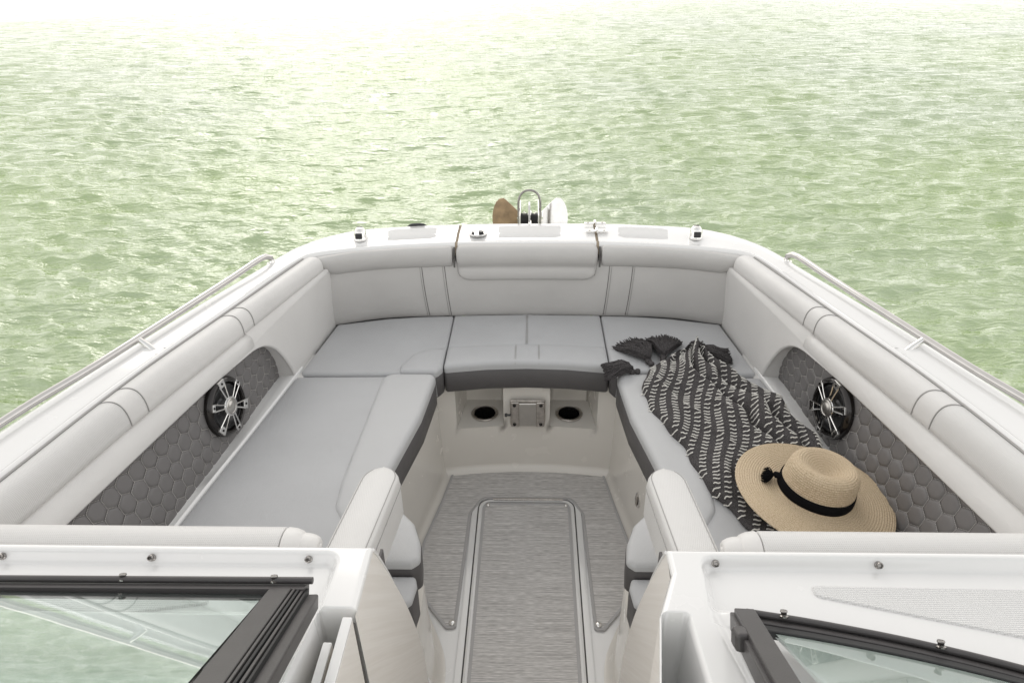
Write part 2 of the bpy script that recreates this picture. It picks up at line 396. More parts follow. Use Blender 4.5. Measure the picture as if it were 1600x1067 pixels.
def prism(name, out, z0, z1, mat, parent, bev=.003, R=0, mir=1, seg=2):
    P = np.array(out, float)
    if R: P = round_poly(P, R)
    P[:, 0] *= mir; P = ccw(P); n = len(P)
    V = [(x, y, z0) for x, y in P]+[(x, y, z1) for x, y in P]
    F = [tuple(range(n))[::-1], tuple(range(n, 2*n))]+[(i, (i+1) % n, n+(i+1) % n, n+i) for i in range(n)]
    return mesh(name, V, F, mat, parent, bev=bev, seg=seg)
def box(name, c, s, mat, parent, bev=.003, rot=None, seg=2):
    V = [Vector((x*s[0]/2, y*s[1]/2, z*s[2]/2)) for x in (-1, 1) for y in (-1, 1) for z in (-1, 1)]
    if rot is not None: V = [rot @ v for v in V]
    V = [v+Vector(c) for v in V]
    F = [(0, 1, 3, 2), (4, 6, 7, 5), (0, 4, 5, 1), (2, 3, 7, 6), (0, 2, 6, 4), (1, 5, 7, 3)]
    return mesh(name, V, F, mat, parent, bev=bev, seg=seg)
def lathe(name, prof, mat, parent, mtx=Matrix(), seg=24, sharp=40, ell=(1, 1), caps=False):
    V = []; F = []
    for r, z in prof:
        for k in range(seg):
            a = 2*pi*k/seg; V.append(mtx @ Vector((r*cos(a)*ell[0], r*sin(a)*ell[1], z)))
    F = grid_faces(len(prof), seg, False, True)
    if caps and prof[0][0] > 1e-6: F.append(tuple(range(seg))[::-1])
    if caps and prof[-1][0] > 1e-6: F.append(tuple(range((len(prof)-1)*seg, len(prof)*seg)))
    return mesh(name, V, F, mat, parent, sharp=sharp)
def frame_mtx(o, z, xh=(0, 0, 1)):
    z = Vector(z).normalized(); x = Vector(xh); x = (x-z*x.dot(z)).normalized(); y = z.cross(x)
    m = Matrix((x, y, z)).transposed().to_4x4(); m.translation = Vector(o); return m
def joined(name, items, mat, parent, **k):
    V = []; F = []
    for v, f in items:
        n = len(V); V += [tuple(p) for p in v]; F += [tuple(i+n for i in q) for q in f]
    return mesh(name, V, F, mat, parent, **k)
def tag(o, label=None, cat=None, kind=None, group=None):
    if label: o['label'] = label
    if cat: o['category'] = cat
    if kind: o['kind'] = kind
    if group: o['group'] = group
    return o

# ------------------------------------------------------------------ water
WZ = -.42
def make_water():
    # polar sheet, dense near the boat, reaching the horizon
    r = [0.0, .8]
    while r[-1] < 3500:
        q = r[-1]; r.append(q+max(.024, q*.0052 if q < 34 else q*.02 if q < 120 else q*.12))
    r = np.array(r); a1 = np.radians(np.arange(-62, 62.01, .2)); a2 = np.radians(np.arange(64, 297.9, 3.0))
    a = np.concatenate([a1, a2]); RR, AA = np.meshgrid(r, a, indexing='ij')
    X = RR*np.sin(AA); Y = RR*np.cos(AA); Z = np.zeros_like(X)
    DX = np.zeros_like(X); DY = np.zeros_like(X)
    g = np.random.default_rng(3)
    for i in range(120):
        lam = .085*(8.0)**(g.random()**1.1)           # 0.13 .. 1.2 m
        th = (radians(101) if i % 3 else radians(68))+g.normal()*(.24 if lam > .35 else .44); kx, ky = cos(th)*2*pi/lam, sin(th)*2*pi/lam
        A = .0034*lam**.8*(1.0 if lam < .45 else .7)*(.6+.8*g.random()); ph = g.random()*2*pi
        cell = np.maximum(.024, RR*.0052); fade = np.clip((lam/cell-2.2)/2.5, 0, 1)
        env = .45+1.1*(.5+.5*np.sin(X*(.35+.5*g.random())+ph*3)*np.sin(Y*(.3+.4*g.random())+ph*5))
        p = kx*X+ky*Y+ph; e = A*fade*env*1.3
        Z += e*np.sin(p); DX -= e*.95*cos(th)*np.cos(p)*-1; DY -= e*.95*sin(th)*np.cos(p)*-1
    X = X+DX; Y = Y+DY; Z = Z*1.0
    Z -= .0
    nr, na = X.shape
    co = np.stack([X, Y, Z+WZ], -1).reshape(-1, 3).astype(np.float32)
    i, j = np.meshgrid(np.arange(nr-1), np.arange(na), indexing='ij'); j2 = (j+1) % na
    f = np.stack([i*na+j, i*na+j2, (i+1)*na+j2, (i+1)*na+j], -1).reshape(-1, 4)[:, ::-1]
    me = bpy.data.meshes.new('water'); me.vertices.add(len(co)); me.vertices.foreach_set('co', co.ravel())
    me.loops.add(f.size); me.loops.foreach_set('vertex_index', f.ravel().astype(np.int32))
    me.polygons.add(len(f)); me.polygons.foreach_set('loop_start', np.arange(0, f.size, 4, dtype=np.int32))
    me.update(calc_edges=True)
    o = link('water', me, M['water'], None, sharp=None); tag(o, kind='structure'); return o
make_water()

# ------------------------------------------------------------------ boat
boat = bpy.data.objects.new('motorboat', None); sc.collection.objects.link(boat); boat.location = (0, 0, 0)
tag(boat, 'white motorboat bow with light grey wraparound seats, dark quilted side panels and chrome rails', 'boat')
# plan curves (|x| as a function of Y) for one side
GUN = [(1.52, -.9, .80), (1.47, -.2, .80), (1.375, .5, .80), (1.222, 1.19, .80), (1.100, 1.62, .80), (.945, 2.10, .797), (.855, 2.36, .793), (.765, 2.475, .79), (.665, 2.54, .79), (.45, 2.582, .79), (.26, 2.60, .79), (0, 2.605, .79)]
CAPB = [(1.36, -.9, .81), (1.28, -.2, .81), (1.17, .55, .81), (1.078, 1.04, .81), (1.017, 1.36, .81), (.905, 1.82, .805), (.798, 2.262, .79), (.775, 2.29, .787), (.633, 2.34, .785), (.45, 2.372, .785), (.276, 2.39, .785), (0, 2.395, .785)]
NL = 90
g_ = cr_spline(GUN, NL)
# cap inner curve sampled against the outer one through shared parameter
b_ = cr_spline(CAPB, NL)
def at_x(C, xv):
    D = cr_spline(C, 900)[::-1]; return np.array([xv, np.interp(xv, D[:, 0], D[:, 1]), np.interp(xv, D[:, 0], D[:, 2])])
_k = [i for i in range(NL) if g_[i][0] > .30 and b_[i][0] > .30]; _j = [i for i in range(NL) if g_[i][0] < .24 and b_[i][0] < .24]
g_ = np.array([g_[i] for i in _k]+[at_x(GUN, v) for v in (.285, .270, .260, .250)]+[g_[i] for i in _j])
b_ = np.array([b_[i] for i in _k]+[at_x(CAPB, v) for v in (.285, .270, .260, .250)]+[b_[i] for i in _j])
NL = len(g_); GAP = len(_k)+1
fB = interpY([(-.9, 1.36), (-.2, 1.28), (.55, 1.17), (1.04, 1.078), (1.36, 1.017), (1.82, .905), (2.262, .798)])
fC = interpY([(-.9, 1.31), (-.2, 1.24), (.55, 1.125), (1.04, 1.02), (1.147, 1.0), (1.38, .952), (1.724, .868), (1.85, .840), (2.28, .733)])
fG = interpY([(p[1], p[0]) for p in GUN[:7]])
QT = interpY([(-.9, 1.26), (.0, 1.165), (.7, 1.055), (1.06, .988), (1.45, .918), (1.838, .842), (2.1, .79)])
QB = interpY([(-.9, 1.06), (.0, 1.0), (.8, .935), (1.24, .90), (1.60, .868), (1.88, .849), (2.1, .83)])
LEDI = interpY([(-.9, 1.0), (.84, .92), (1.262, .877), (1.6, .83), (1.91, .79), (2.0, .78)])

def gap_cap(s):
    """deck cap from inner lip to gunwale and the hull side below it; split at the bow gate gap"""
    secs = []
    for i in range(NL):
        G, B = g_[i], b_[i]
        d = (G-B); d[2] = 0; L = np.linalg.norm(d); d = d/L; up = np.array([0, 0, 1])
        zi, zo = B[2], G[2]
        pts = [B+up*(-.035)+d*.004, B+up*(-.004)+d*.002, B+up*.004+d*.006, B+up*.008+d*.012, B+up*.0075+d*.020, B+up*.002+d*.026, B+up*.0015+d*.032,
               B+d*(L*.45)+up*(.010), B+d*(L*.75)+up*(.008)]
        pts += [G+up*.004-d*.012, G+up*(-.002)-d*.003, G+up*(-.012)+d*.002, G+up*(-.05)+d*.003, G+up*(-.055)-d*.006]
        hf = (i/NL)
        for k, (dz, ins) in enumerate(((.25, .03), (.5, .09), (.8, .18), (1.15, .30), (1.35, .42))):
            pts.append(G+up*(-dz)-d*ins*(1+.5*hf))
        secs.append([(p[0]*s, p[1], p[2]) for p in pts])
    return secs
for s in (-1, 1):
    secs = gap_cap(s)
    n1 = GAP
    loft('deck_cap', secs[:n1+1], M['gel'], boat, closed=False, caps=False, sharp=50)
sL, sR = gap_cap(-1), gap_cap(1)
k = GAP+1
cs = sL[k:NL]+sR[k:NL-1][::-1]
loft('bow_gate_cap', cs, M['gel'], boat, closed=False, caps=False, sharp=50)
def cap_z(i, t):
    G, B = g_[i], b_[i]; d = G-B; d[2] = 0; L = np.linalg.norm(d); q = t*L
    return B+d*t+np.array([0, 0, float(np.interp(q, [.032, L*.45, L*.75, L], [.0015, .010, .008, G[2]+.004-B[2]]))])
def deck_pad(ids, s, t0, t1):
    V = []; H = .0020; n = len(ids); m = 9
    for a, i in enumerate(ids):
        e = min(a, n-1-a); 
        for c in range(m):
            f = c/(m-1); sh = .06*(1 if e == 0 else 0)
            p = cap_z(i, lerp(t0+sh, t1-sh, f)); hh = H if 0 < e and 0 < c < m-1 else -.002
            G, B = g_[i], b_[i]; V.append((s*p[0], p[1], p[2]+hh))
    return mesh('nonslip_pad', V, grid_faces(n, m), M['nonslip'], boat, sharp=0)
for s in (-1, 1):   # hinge gap strips under the cap joints
    V = []
    for p in gap_cap(s)[GAP][:14]:
        V += [(s*.275, p[1], p[2]-.004), (s*.255, p[1], p[2]-.004)]
    F = [(2*q, 2*q+1, 2*q+3, 2*q+2) for q in range(13)]
    mesh('cap_joint', V, F, M['beige'], boat)
    deck_pad([i for i in range(NL) if .30 < g_[i][0] < .575], s, .26, .88)
_g = [i for i in range(NL) if g_[i][0] < .19]
V = []; ids = [(i, -1) for i in _g]+[(i, 1) for i in _g[:-1][::-1]]
for a, (i, sg) in enumerate(ids):
    for c in range(9):
        f = c/8; p = cap_z(i, lerp(.24, .88, f)); V.append((sg*p[0]+.01, p[1], p[2]+(.0026 if 0 < a < len(ids)-1 and 0 < c < 8 else -.002)))
mesh('nonslip_pad', V, grid_faces(len(ids), 9), M['nonslip'], boat, sharp=0)

# coaming bolsters (roll along each side), bands, and the shelf/band below them
def roll_sec(y, s):
    xb, xc = fB(y), fC(y); zB = .81 if y < 1.5 else lerp(.81, .79, (y-1.5)/.76)
    P0, P2 = np.array([xb-.001, zB]), np.array([xc, .742]); Pc = np.array([xc-.004, zB+.022])
    pts = []
    for k in range(13):
        t = k/12; pts.append((1-t)**2*P0+2*t*(1-t)*Pc+t*t*P2)
    pts += [P2+np.array([.022, -.014]), P0+np.array([.0, -.05])]
    yo = y
    return [(s*p[0], yo, p[1]) for p in pts]
for s in (-1, 1):
    cuts = [(2.262, 1.842, 'vin'), (1.84, 1.788, 'vin'), (1.786, 1.388, 'vin'), (1.386, 1.328, 'vin'), (1.326, -.6, 'vin_p')]
    for y0, y1, m in cuts:
        n = max(4, int((y0-y1)/.03))
        sec = [roll_sec(y, s) for y in np.linspace(y0, y1, n)]
        # slanted cuts: shift the crease side forward to follow the pleats
        for q in sec:
            pass
        padded_loft('coaming_bolster', sec, M[m], boat, r=.0035, n=3)
    # piping along upper seam
    ys = np.linspace(2.25, -.6, 70)
    tube('piping', [(s*(fB(y)+.001), y, (.812 if y < 1.5 else lerp(.812, .792, (y-1.5)/.76))) for y in ys], .0028, M['seam'], boat, 6)
    # stitch seams across the roll
    for y in (1.841, 1.787, 1.387, 1.327):
        P = [np.array(p)+np.array([-s*.0004, 0, .0006]) for p in roll_sec(y, s)[:13]]
        tube('stitch_seam', P, .0010, M['seam'], boat, 6)
    # moulded shelf band below the roll, from the arch to the stern
    secs = []
    for y in np.linspace(1.80, -.6, 60):
        xc, xt = fC(y), QT(y)
        secs.append([(s*(xc+.03), y, .74), (s*(xc+.006), y, .737), (s*(xc-.006), y, .730), (s*(xc-.012), y, .720), (s*(xt-.012), y, .693), (s*(xt-.009), y, .687), (s*(xt+.0), y, .684), (s*(xt+.05), y, .684), (s*(xt+.06), y, .74)])
    loft('coaming_shelf', secs, M['vin'], boat, sharp=0)
    # forward coaming panel with the arch
    U = 26; Vn = 20; secs = []
    arch = cr_spline([(1.62, .687), (1.72, .686), (1.80, .681), (1.845, .665), (1.885, .63), (1.915, .575), (1.935, .52), (1.94, .478)], Vn)
    for j in range(Vn):
        ya, za = arch[j]; row = []
        fr = j/(Vn-1)
        for i in range(U):
            t = i/(U-1)
            yf, zf = 2.312, lerp(.742, .478, fr)
            ytop = lerp(1.62, 2.28, t)
            y = lerp(ya, lerp(2.285, 2.312, min(1, fr*1.5)), t); z = lerp(za, zf, t)
            # surface x: at crease height fC-ish, at seat height .785->.745
            xt = fC(min(2.28, y))-.008; xs = lerp(.79, .744, max(0, min(1, (y-1.93)/.38)))
            q = max(0, min(1, (.73-z)/.25)); x = lerp(xt, xs, q**1.3)+(.004*(1-t) if False else 0)
            row.append(np.array([x, y, z]))
        secs.append(row)
    # add top strip up to the crease
    top = []
    for i in range(U):
        t = i/(U-1); y = lerp(1.62, 2.285, t); top.append(np.array([fC(y)+.01, y, .742]))
    front = [top]+secs
    rnd = [np.array([s, 1, 1])*p for p in [r[0]+np.array([.0, 0, 0]) for r in front[1:]]]
    V = []; 
    for r in front:
        for p in r: V.append((s*p[0], p[1], p[2]))
    F = grid_faces(len(front), U)
    base = len(V); A = [r[0] for r in secs]
    # rounded return of the arch going outboard
    for k, (o_, f_) in enumerate(((.004, -.003), (.012, -.005), (.075, -.004))):
        for j, p in enumerate(A):
            ty = arch[min(j+1, Vn-1)]-arch[max(j-1, 0)]; nrm = np.array([-ty[1]*-1, -ty[0]]); nrm = np.array([ty[1], -ty[0]]); nrm /= np.linalg.norm(nrm)
            V.append((s*(p[0]+o_), p[1]+nrm[0]*(-f_)*-1*1.0, p[2]+nrm[1]*f_*1.0))
    ids = [[(1+j)*U for j in range(Vn)]]+[[base+k*Vn+j for j in range(Vn)] for k in range(3)]
    for a, b in zip(ids[:-1], ids[1:]):
        for j in range(Vn-1): F.append((a[j], b[j], b[j+1], a[j+1]))
    mesh('coaming_panel', V, F, M['vin'], boat, sharp=0)
    # storage ledge between cushion and quilted panel
    secs = []
    for y in np.linspace(2.0, -.5, 40):
        xi, xo = LEDI(y), QB(y)+.03
        secs.append([(s*(xi-.004), y, .36), (s*(xi-.002), y, .488), (s*(xi+.001), y, .494), (s*(xi+.005), y, .496), (s*(xo-.05), y, .490), (s*xo, y, .488), (s*xo, y, .36)])
    loft('side_ledge', secs, M['gel'], boat, sharp=60)
    # lining that closes the space below the arch
    box('arch_lining', (s*.83, 2.02, .44), (.13, .16, .09), M['vin'], boat, .004)

# quilted side panels: backing plus hexagon pads plus stitching
def quilt_pt(y, t):
    """t 0 bottom .. 1 top"""
    xb, xt = QB(y)+.006, QT(y)+.012
    return np.array([lerp(xb, xt, t), y, lerp(.482, .70, t)])
HEXW = .047
def hex_mesh():
    R = HEXW/sqrt(3); V = []; F = []
    for k, (f, h) in enumerate(((1.0, -.0005), (.955, .0012), (.86, .0027), (.62, .0038), (.3, .0042))):
        for i in range(6):
            for q in range(2):
                a0 = pi/2+i*pi/3; a1 = a0+pi/3
                p = np.array([cos(a0), sin(a0)])*(1-q/2)+np.array([cos(a1), sin(a1)])*(q/2)
                if q and k > 1: p = p*(1+.04*k)
                V.append((p[0]*R*f, p[1]*R*f, h))
    for k in range(4):
        for i in range(12): F.append((k*12+i, k*12+(i+1) % 12, (k+1)*12+(i+1) % 12, (k+1)*12+i))
    F.append(tuple(range(48, 60)))
    me = bpy.data.meshes.new('quilt_hexagon'); me.from_pydata(V, [], F); me.materials.append(M['quilt']); me.shade_smooth(); return me
hexm = hex_mesh()
SPK_Y, SPK_Z = 1.615, .598
for s in (-1, 1):
    V = []; ys = np.linspace(2.06, .45, 40)
    for y in ys:
        for t in np.linspace(-.05, 1.05, 6):
            p = quilt_pt(y, t); V.append((s*(p[0]+.001), p[1], p[2]))
    panel = mesh('quilted_panel', V, grid_faces(40, 6), M['quilt'], boat, sharp=0)
    rows = 6; dv = HEXW*.866; items = []
    ncol = int((2.03-.60)/HEXW)
    for r_ in range(rows):
        for c_ in range(ncol):
            y = 2.02-c_*HEXW-(HEXW/2 if r_ % 2 else 0); zc = .487+r_*dv
            t = (zc-.482)/.218
            if t > 1.03: continue
            if y > 1.97-.0: continue
            P = quilt_pt(y, t); dy = quilt_pt(y+.02, t)-quilt_pt(y-.02, t); dt = quilt_pt(y, t+.05)-quilt_pt(y, t-.05)
            P[0] *= s; dy[0] *= s; dt[0] *= s
            nrm = Vector(dy).cross(Vector(dt)).normalized()
            if nrm.x*s > 0: nrm = -nrm
            near = (y-SPK_Y)**2+(P[2]-SPK_Z)**2
            fm = frame_mtx(P, nrm, dy)
            if near > .062**2:
                o = bpy.data.objects.new('quilt_hexagon', hexm); sc.collection.objects.link(o); o.parent = panel
                o.matrix_world = fm @ Matrix.Diagonal((random.uniform(.985, 1.01), random.uniform(.985, 1.01), random.uniform(.75, 1.45), 1))
            # thread stitches along three edges of each cell
            R = HEXW/sqrt(3)*1.0
            for e in range(3):
                a0 = pi/2+e*pi/3; a1 = a0+pi/3
                for q in range(7):
                    u0, u1 = (q+.18)/7, (q+.78)/7
                    p0 = np.array([cos(a0), sin(a0)])*(1-u0)*R+np.array([cos(a1), sin(a1)])*u0*R
                    p1 = np.array([cos(a0), sin(a0)])*(1-u1)*R+np.array([cos(a1), sin(a1)])*u1*R
                    d = p1-p0; d /= np.linalg.norm(d); n_ = np.array([-d[1], d[0]])*.0008
                    q4 = [fm @ Vector((a[0], a[1], h)) for a, h in ((p0-n_, .0010), (p1-n_, .0010), (p1+n_, .0010), (p0+n_, .0010), )]
                    top = [fm @ Vector((a[0], a[1], .0022)) for a in ((p0+p1)/2-n_*.3, (p0+p1)/2+n_*.3)]
                    items.append((q4+top, [(0, 1, 4), (1, 2, 5, 4), (2, 3, 5), (3, 0, 4, 5)]))
    st = joined('quilt_stitching', items, M['thread'], panel, smooth=False, fix=False); tag(st, kind='stuff')

# speakers
def speaker(s):
    P = quilt_pt(SPK_Y, (SPK_Z-.482)/.218); dy = quilt_pt(SPK_Y+.05, .5)-quilt_pt(SPK_Y-.05, .5); dt = quilt_pt(SPK_Y, .8)-quilt_pt(SPK_Y, .2)
    P[0] *= s; dy[0] *= s; dt[0] *= s
    n = Vector(dy).cross(Vector(dt)).normalized()
    if n.x*s > 0: n = -n
    m = frame_mtx(Vector(P)+n*.004, n, dt)
    R = .090
    root = lathe('speaker', [(R, 0), (R, .006), (R-.002, .012), (R-.007, .018), (R-.012, .020), (R-.017, .017), (R-.020, .008), (R-.022, .004)], M['bronze'], boat, m, 48)
    root['label'] = 'round black marine speaker with chrome spokes in the %s quilted panel' % ('left' if s < 0 else 'right')
    lathe('speaker_cone', [(R-.022, .0045), (R-.028, .009), (R-.034, .0085), (R-.042, .004), (.026, -.004), (.020, .001)], M['black'], root, m, 40)
    lathe('surround_ring', [(R-.0245, .010), (R-.024, .0125), (R-.027, .0135), (R-.0295, .0125), (R-.029, .010)], M['black'], root, m, 40)
    lathe('centre_cap', [(.0235, .020), (.0235, .026), (.021, .0275), (.0195, .0262), (.0188, .0262), (.014, .030), (.007, .0315), (0, .032)], M['silver'], root, m, 32)
    lathe('hub_ring', [(.030, .016), (.030, .023), (.0285, .0255), (.0240, .0262)], M['chrome'], root, m, 32)
    for k in range(6):
        a = k*pi/3
        for sg in (-1, 1):
            pts = []
            for t in np.linspace(0, 1, 7):
                r = lerp(.027, R-.016, t); off = sg*lerp(.0055, .0125 if k % 2 == 0 else .010, t**1.3)
                c = Vector((r*cos(a)-off*sin(a), r*sin(a)+off*cos(a), lerp(.0235, .0215, t)))
                pts.append(np.array(m @ c))
            tube('grille_spoke', pts, .0022, M['chrome'], root, 6)
        if True:
            c0 = [(R-.024, -.0115), (R-.008, -.015), (R-.003, -.014), (R-.003, .014), (R-.008, .015), (R-.024, .0115)] if k % 2 == 0 else [(R-.020, -.011), (R-.008, -.011), (R-.008, .011), (R-.020, .011)]
            V = []
            for z in (.017, .0235):
                for (x, y) in c0: V.append(m @ Vector((x*cos(a)-y*sin(a), x*sin(a)+y*cos(a), z)))
            nn = len(c0); F = [tuple(range(nn))[::-1], tuple(range(nn, 2*nn))]+[(i, (i+1) % nn, nn+(i+1) % nn, nn+i) for i in range(nn)]
            mesh('spoke_tab', V, F, M['chrome'], root, bev=.001, seg=2)
            mm = m @ Matrix.Translation((( R-.013)*cos(a), (R-.013)*sin(a), .0236))
            lathe('screw', [(.0038, 0), (.0036, .0012), (.002, .0014), (.0018, .0004), (0, .0004)], M['bronze'], root, mm, 12)
for s in (-1, 1): speaker(s)

# ------------------------------------------------------------------ liner: floor, seat bases, front panel
prism('cockpit_sole', [(-.95, -.9), (.95, -.9), (.95, 2.3), (-.95, 2.3)], -.05, -.004, M['gel'], boat, 0)
# seat base walls with a cove at the floor
BASE = [(.300, 2.075), (.307, 2.035), (.335, 1.86), (.378, 1.62), (.385, 1.53), (.355, 1.445), (.285, 1.31), (.248, 1.22), (.240, 1.08), (.240, .80)]
for s in (-1, 1):
    c = cr_spline([(x, y) for x, y in BASE], 60)
    secs = []
    for i in range(len(c)):
        t = c[min(i+1, len(c)-1)]-c[max(i-1, 0)]; t /= np.linalg.norm(t); n = np.array([t[1], -t[0]])
        if n[0] < 0: n = -n          # outboard
        row = []
        for d, z in ((-.022, -.003), (-.014, .0), (-.006, .006), (0, .018), (.003, .04), (.007, .16), (.012, .330), (.013, .345), (.020, .352), (.022, .362), (.022, .415)):
            p = c[i]+n*d; row.append((s*p[0], p[1], z))
        secs.append(row)
    loft('seat_base', secs, M['gel_in'], boat, closed=False, caps=False, sharp=60)
    prism('seat_deck', [(.36, 1.1), (1.0, .8), (1.0, -.5), (1.0, 2.0), (.8, 2.3), (.33, 2.35), (.33, 2.0), (.41, 1.5)][0:1]+[(1.0, 1.1), (.95, 2.0), (.8, 2.3), (.33, 2.35), (.33, 2.0), (.41, 1.55), (.40, 1.5)], .36, .40, M['gel_in'], boat, .002, mir=s)
# front panel with two drink-holder niches
def panel_with_niches():
    NX = [(.085, .258)]
    zt, zb, yF = .42, .0, 2.045
    niche_top, niche_bot = .405, .205
    V = []; F = []
    def quad(a, b, c, d): n = len(V); V.extend([a, b, c, d]); F.append((n, n+1, n+2, n+3))
    def Yf(x, z): return 2.052-.12*(x/.31)**2*.25+(.42-z)*-.02
    def strip(x0, x1, z0, z1, nx=6, nz=3):
        for i in range(nx):
            for k in range(nz):
                xa, xb = lerp(x0, x1, i/nx), lerp(x0, x1, (i+1)/nx); za, zb_ = lerp(z0, z1, k/nz), lerp(z0, z1, (k+1)/nz)
                quad((xa, Yf(xa, za), za), (xb, Yf(xb, za), za), (xb, Yf(xb, zb_), zb_), (xa, Yf(xa, zb_), zb_))
    xs = [-.325, -.258, -.085, .085, .258, .325]
    strip(-.325, -.258, niche_bot, zt); strip(-.085, .085, niche_bot, zt); strip(.258, .325, niche_bot, zt)
    for a, b in ((-.325, -.258), (-.258, -.085), (-.085, .085), (.085, .258), (.258, .325)): strip(a, b, .03, niche_bot, 6, 4)
    # cove to the floor
    for i in range(30):
        xa, xb = lerp(-.325, .325, i/30), lerp(-.325, .325, (i+1)/30)
        P = [(0, .03), (-.003, .016), (-.011, .006), (-.024, .0), (-.034, -.003)]
        for (d0, z0), (d1, z1) in zip(P[:-1], P[1:]):
            quad((xa, Yf(xa, .03)+d0, z0), (xb, Yf(xb, .03)+d0, z0), (xb, Yf(xb, .03)+d1, z1), (xa, Yf(xa, .03)+d1, z1))
    for s in (-1, 1):
        x0, x1 = s*.085, s*.258; yb = 2.19
        zf = niche_bot; zbk = .222
        xi0, xi1 = s*.093, s*.235
        # side walls, back
        quad((x0, Yf(x0, zf), zf), (x0, Yf(x0, zt), zt), (xi0, yb+.02, zt), (xi0, yb, zbk))
        quad((x1, Yf(x1, zf), zf), (x1, Yf(x1, zt), zt), (xi1, yb+.02, zt), (xi1, yb, zbk))
        quad((xi0, yb, zbk), (xi1, yb, zbk), (xi1, yb+.02, zt), (xi0, yb+.02, zt))
        # shelf with a round hole
        cx, cy, r = s*.160, 2.115, .041; K = 32
        inner = []; outer = []
        rect = [(x0, Yf(x0, zf)), (x1, Yf(x1, zf)), (xi1, yb), (xi0, yb)]
        for k in range(K):
            a = 2*pi*k/K; dx, dy = cos(a), sin(a); inner.append((cx+r*dx, cy+r*dy))
            best = 9
            for q in range(4):
                (ax, ay), (bx, by) = rect[q], rect[(q+1) % 4]
                ex, ey = bx-ax, by-ay; den = dx*ey-dy*ex
                if abs(den) < 1e-9: continue
                t = ((ax-cx)*ey-(ay-cy)*ex)/den; u = ((ax-cx)*dy-(ay-cy)*dx)/den
                if t > 0 and -1e-6 <= u <= 1+1e-6: best = min(best, t)
            outer.append((cx+best*dx, cy+best*dy))
        def Z(y): return lerp(zf, zbk, max(0, min(1, (y-2.04)/.15)))
        # corners are closed by small triangles
        n = len(V)
        for (ax, ay), (bx, by) in zip(inner, outer): V.append((ax, ay, Z(ay))); V.append((bx, by, Z(by)))
        for k in range(K):
            k2 = (k+1) % K; F.append((n+2*k, n+2*k+1, n+2*k2+1, n+2*k2))
            for (rx, ry) in rect:
                a0 = atan2(outer[k][1]-cy, outer[k][0]-cx); a1 = atan2(outer[k2][1]-cy, outer[k2][0]-cx); ar = atan2(ry-cy, rx-cx)
                da = (a1-a0) % (2*pi); db = (ar-a0) % (2*pi)
                if 0 < db < da: V.append((rx, ry, Z(ry))); F.append((n+2*k+1, len(V)-1, n+2*k2+1))
    o = mesh('front_liner', V, F, M['gel_in'], boat, sharp=35)
    bm = bmesh.new(); bm.from_mesh(o.data); bmesh.ops.remove_doubles(bm, verts=bm.verts, dist=.0004); bmesh.ops.recalc_face_normals(bm, faces=bm.faces); bm.to_mesh(o.data); bm.free()
    o.data.shade_smooth(); o.data.set_sharp_from_angle(angle=radians(35))
    md = o.modifiers.new('bevel', 'BEVEL'); md.width = .006; md.segments = 3; md.limit_method = 'ANGLE'; md.angle_limit = radians(40)
    for s in (-1, 1):
        m = Matrix.Translation((s*.160, 2.115, .213))
        h = lathe('drink_holder', [(.052, 0), (.052, .002), (.050, .0045), (.044, .005), (.0405, .002), (.0402, -.006)], M['brushed'], boat, m, 40)
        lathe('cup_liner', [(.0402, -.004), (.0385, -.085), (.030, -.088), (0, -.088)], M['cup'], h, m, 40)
        lathe('drain', [(.010, -.0765), (.010, -.070), (.008, -.068), (0, -.068)], M['black'], h, m, 16)
panel_with_niches()
# table bracket (brushed steel)
br = box('table_bracket', (0.004, 2.030, .278), (.128, .008, .112), M['brushed'], boat, .003)
for sx in (-1, 1):
    prism_o = box('bracket_strap', (0.004+sx*.046, 2.022, .276), (.030, .010, .110), M['brushed'], br, .0035)
    for sz in (-1, 1):
        lathe('screw', [(.0065, 0), (.006, .002), (.003, .003), (.002, .001), (0, .001)], M['bronze'], br, frame_mtx((0.004+sx*.048, 2.0165, .276+sz*.042), (0, -1, .0)), 14)
box('bracket_plate', (0.004, 2.024, .272), (.066, .006, .10), M['silver'], br, .003)
lathe('locking_knob', [(.004, 0), (.004, .012), (.007, .013), (.007, .020), (.005, .022), (0, .022)], M['black'], br, frame_mtx((-.058, 2.022, .272), (-1, 0, 0)), 16)
# hatch latch on the right seat base
m = frame_mtx((.371, 1.70, .165), (-1, -.25, .03))
lt = lathe('latch', [(.020, 0), (.020, .003), (.018, .005), (.013, .005), (.012, .002), (0, .002)], M['chrome'], boat, m, 32, ell=(1.5, .95))
box('latch_ring', m @ Vector((0, 0, .006)), (.006, .010, .040), M['brushed'], lt, .002)
# small courtesy fittings near the cushions
for s in (-1, 1):
    box('seat_support_bracket', (s*.330, 1.985, .385), (.03, .035, .03), M['gel_in'], boat, .004)

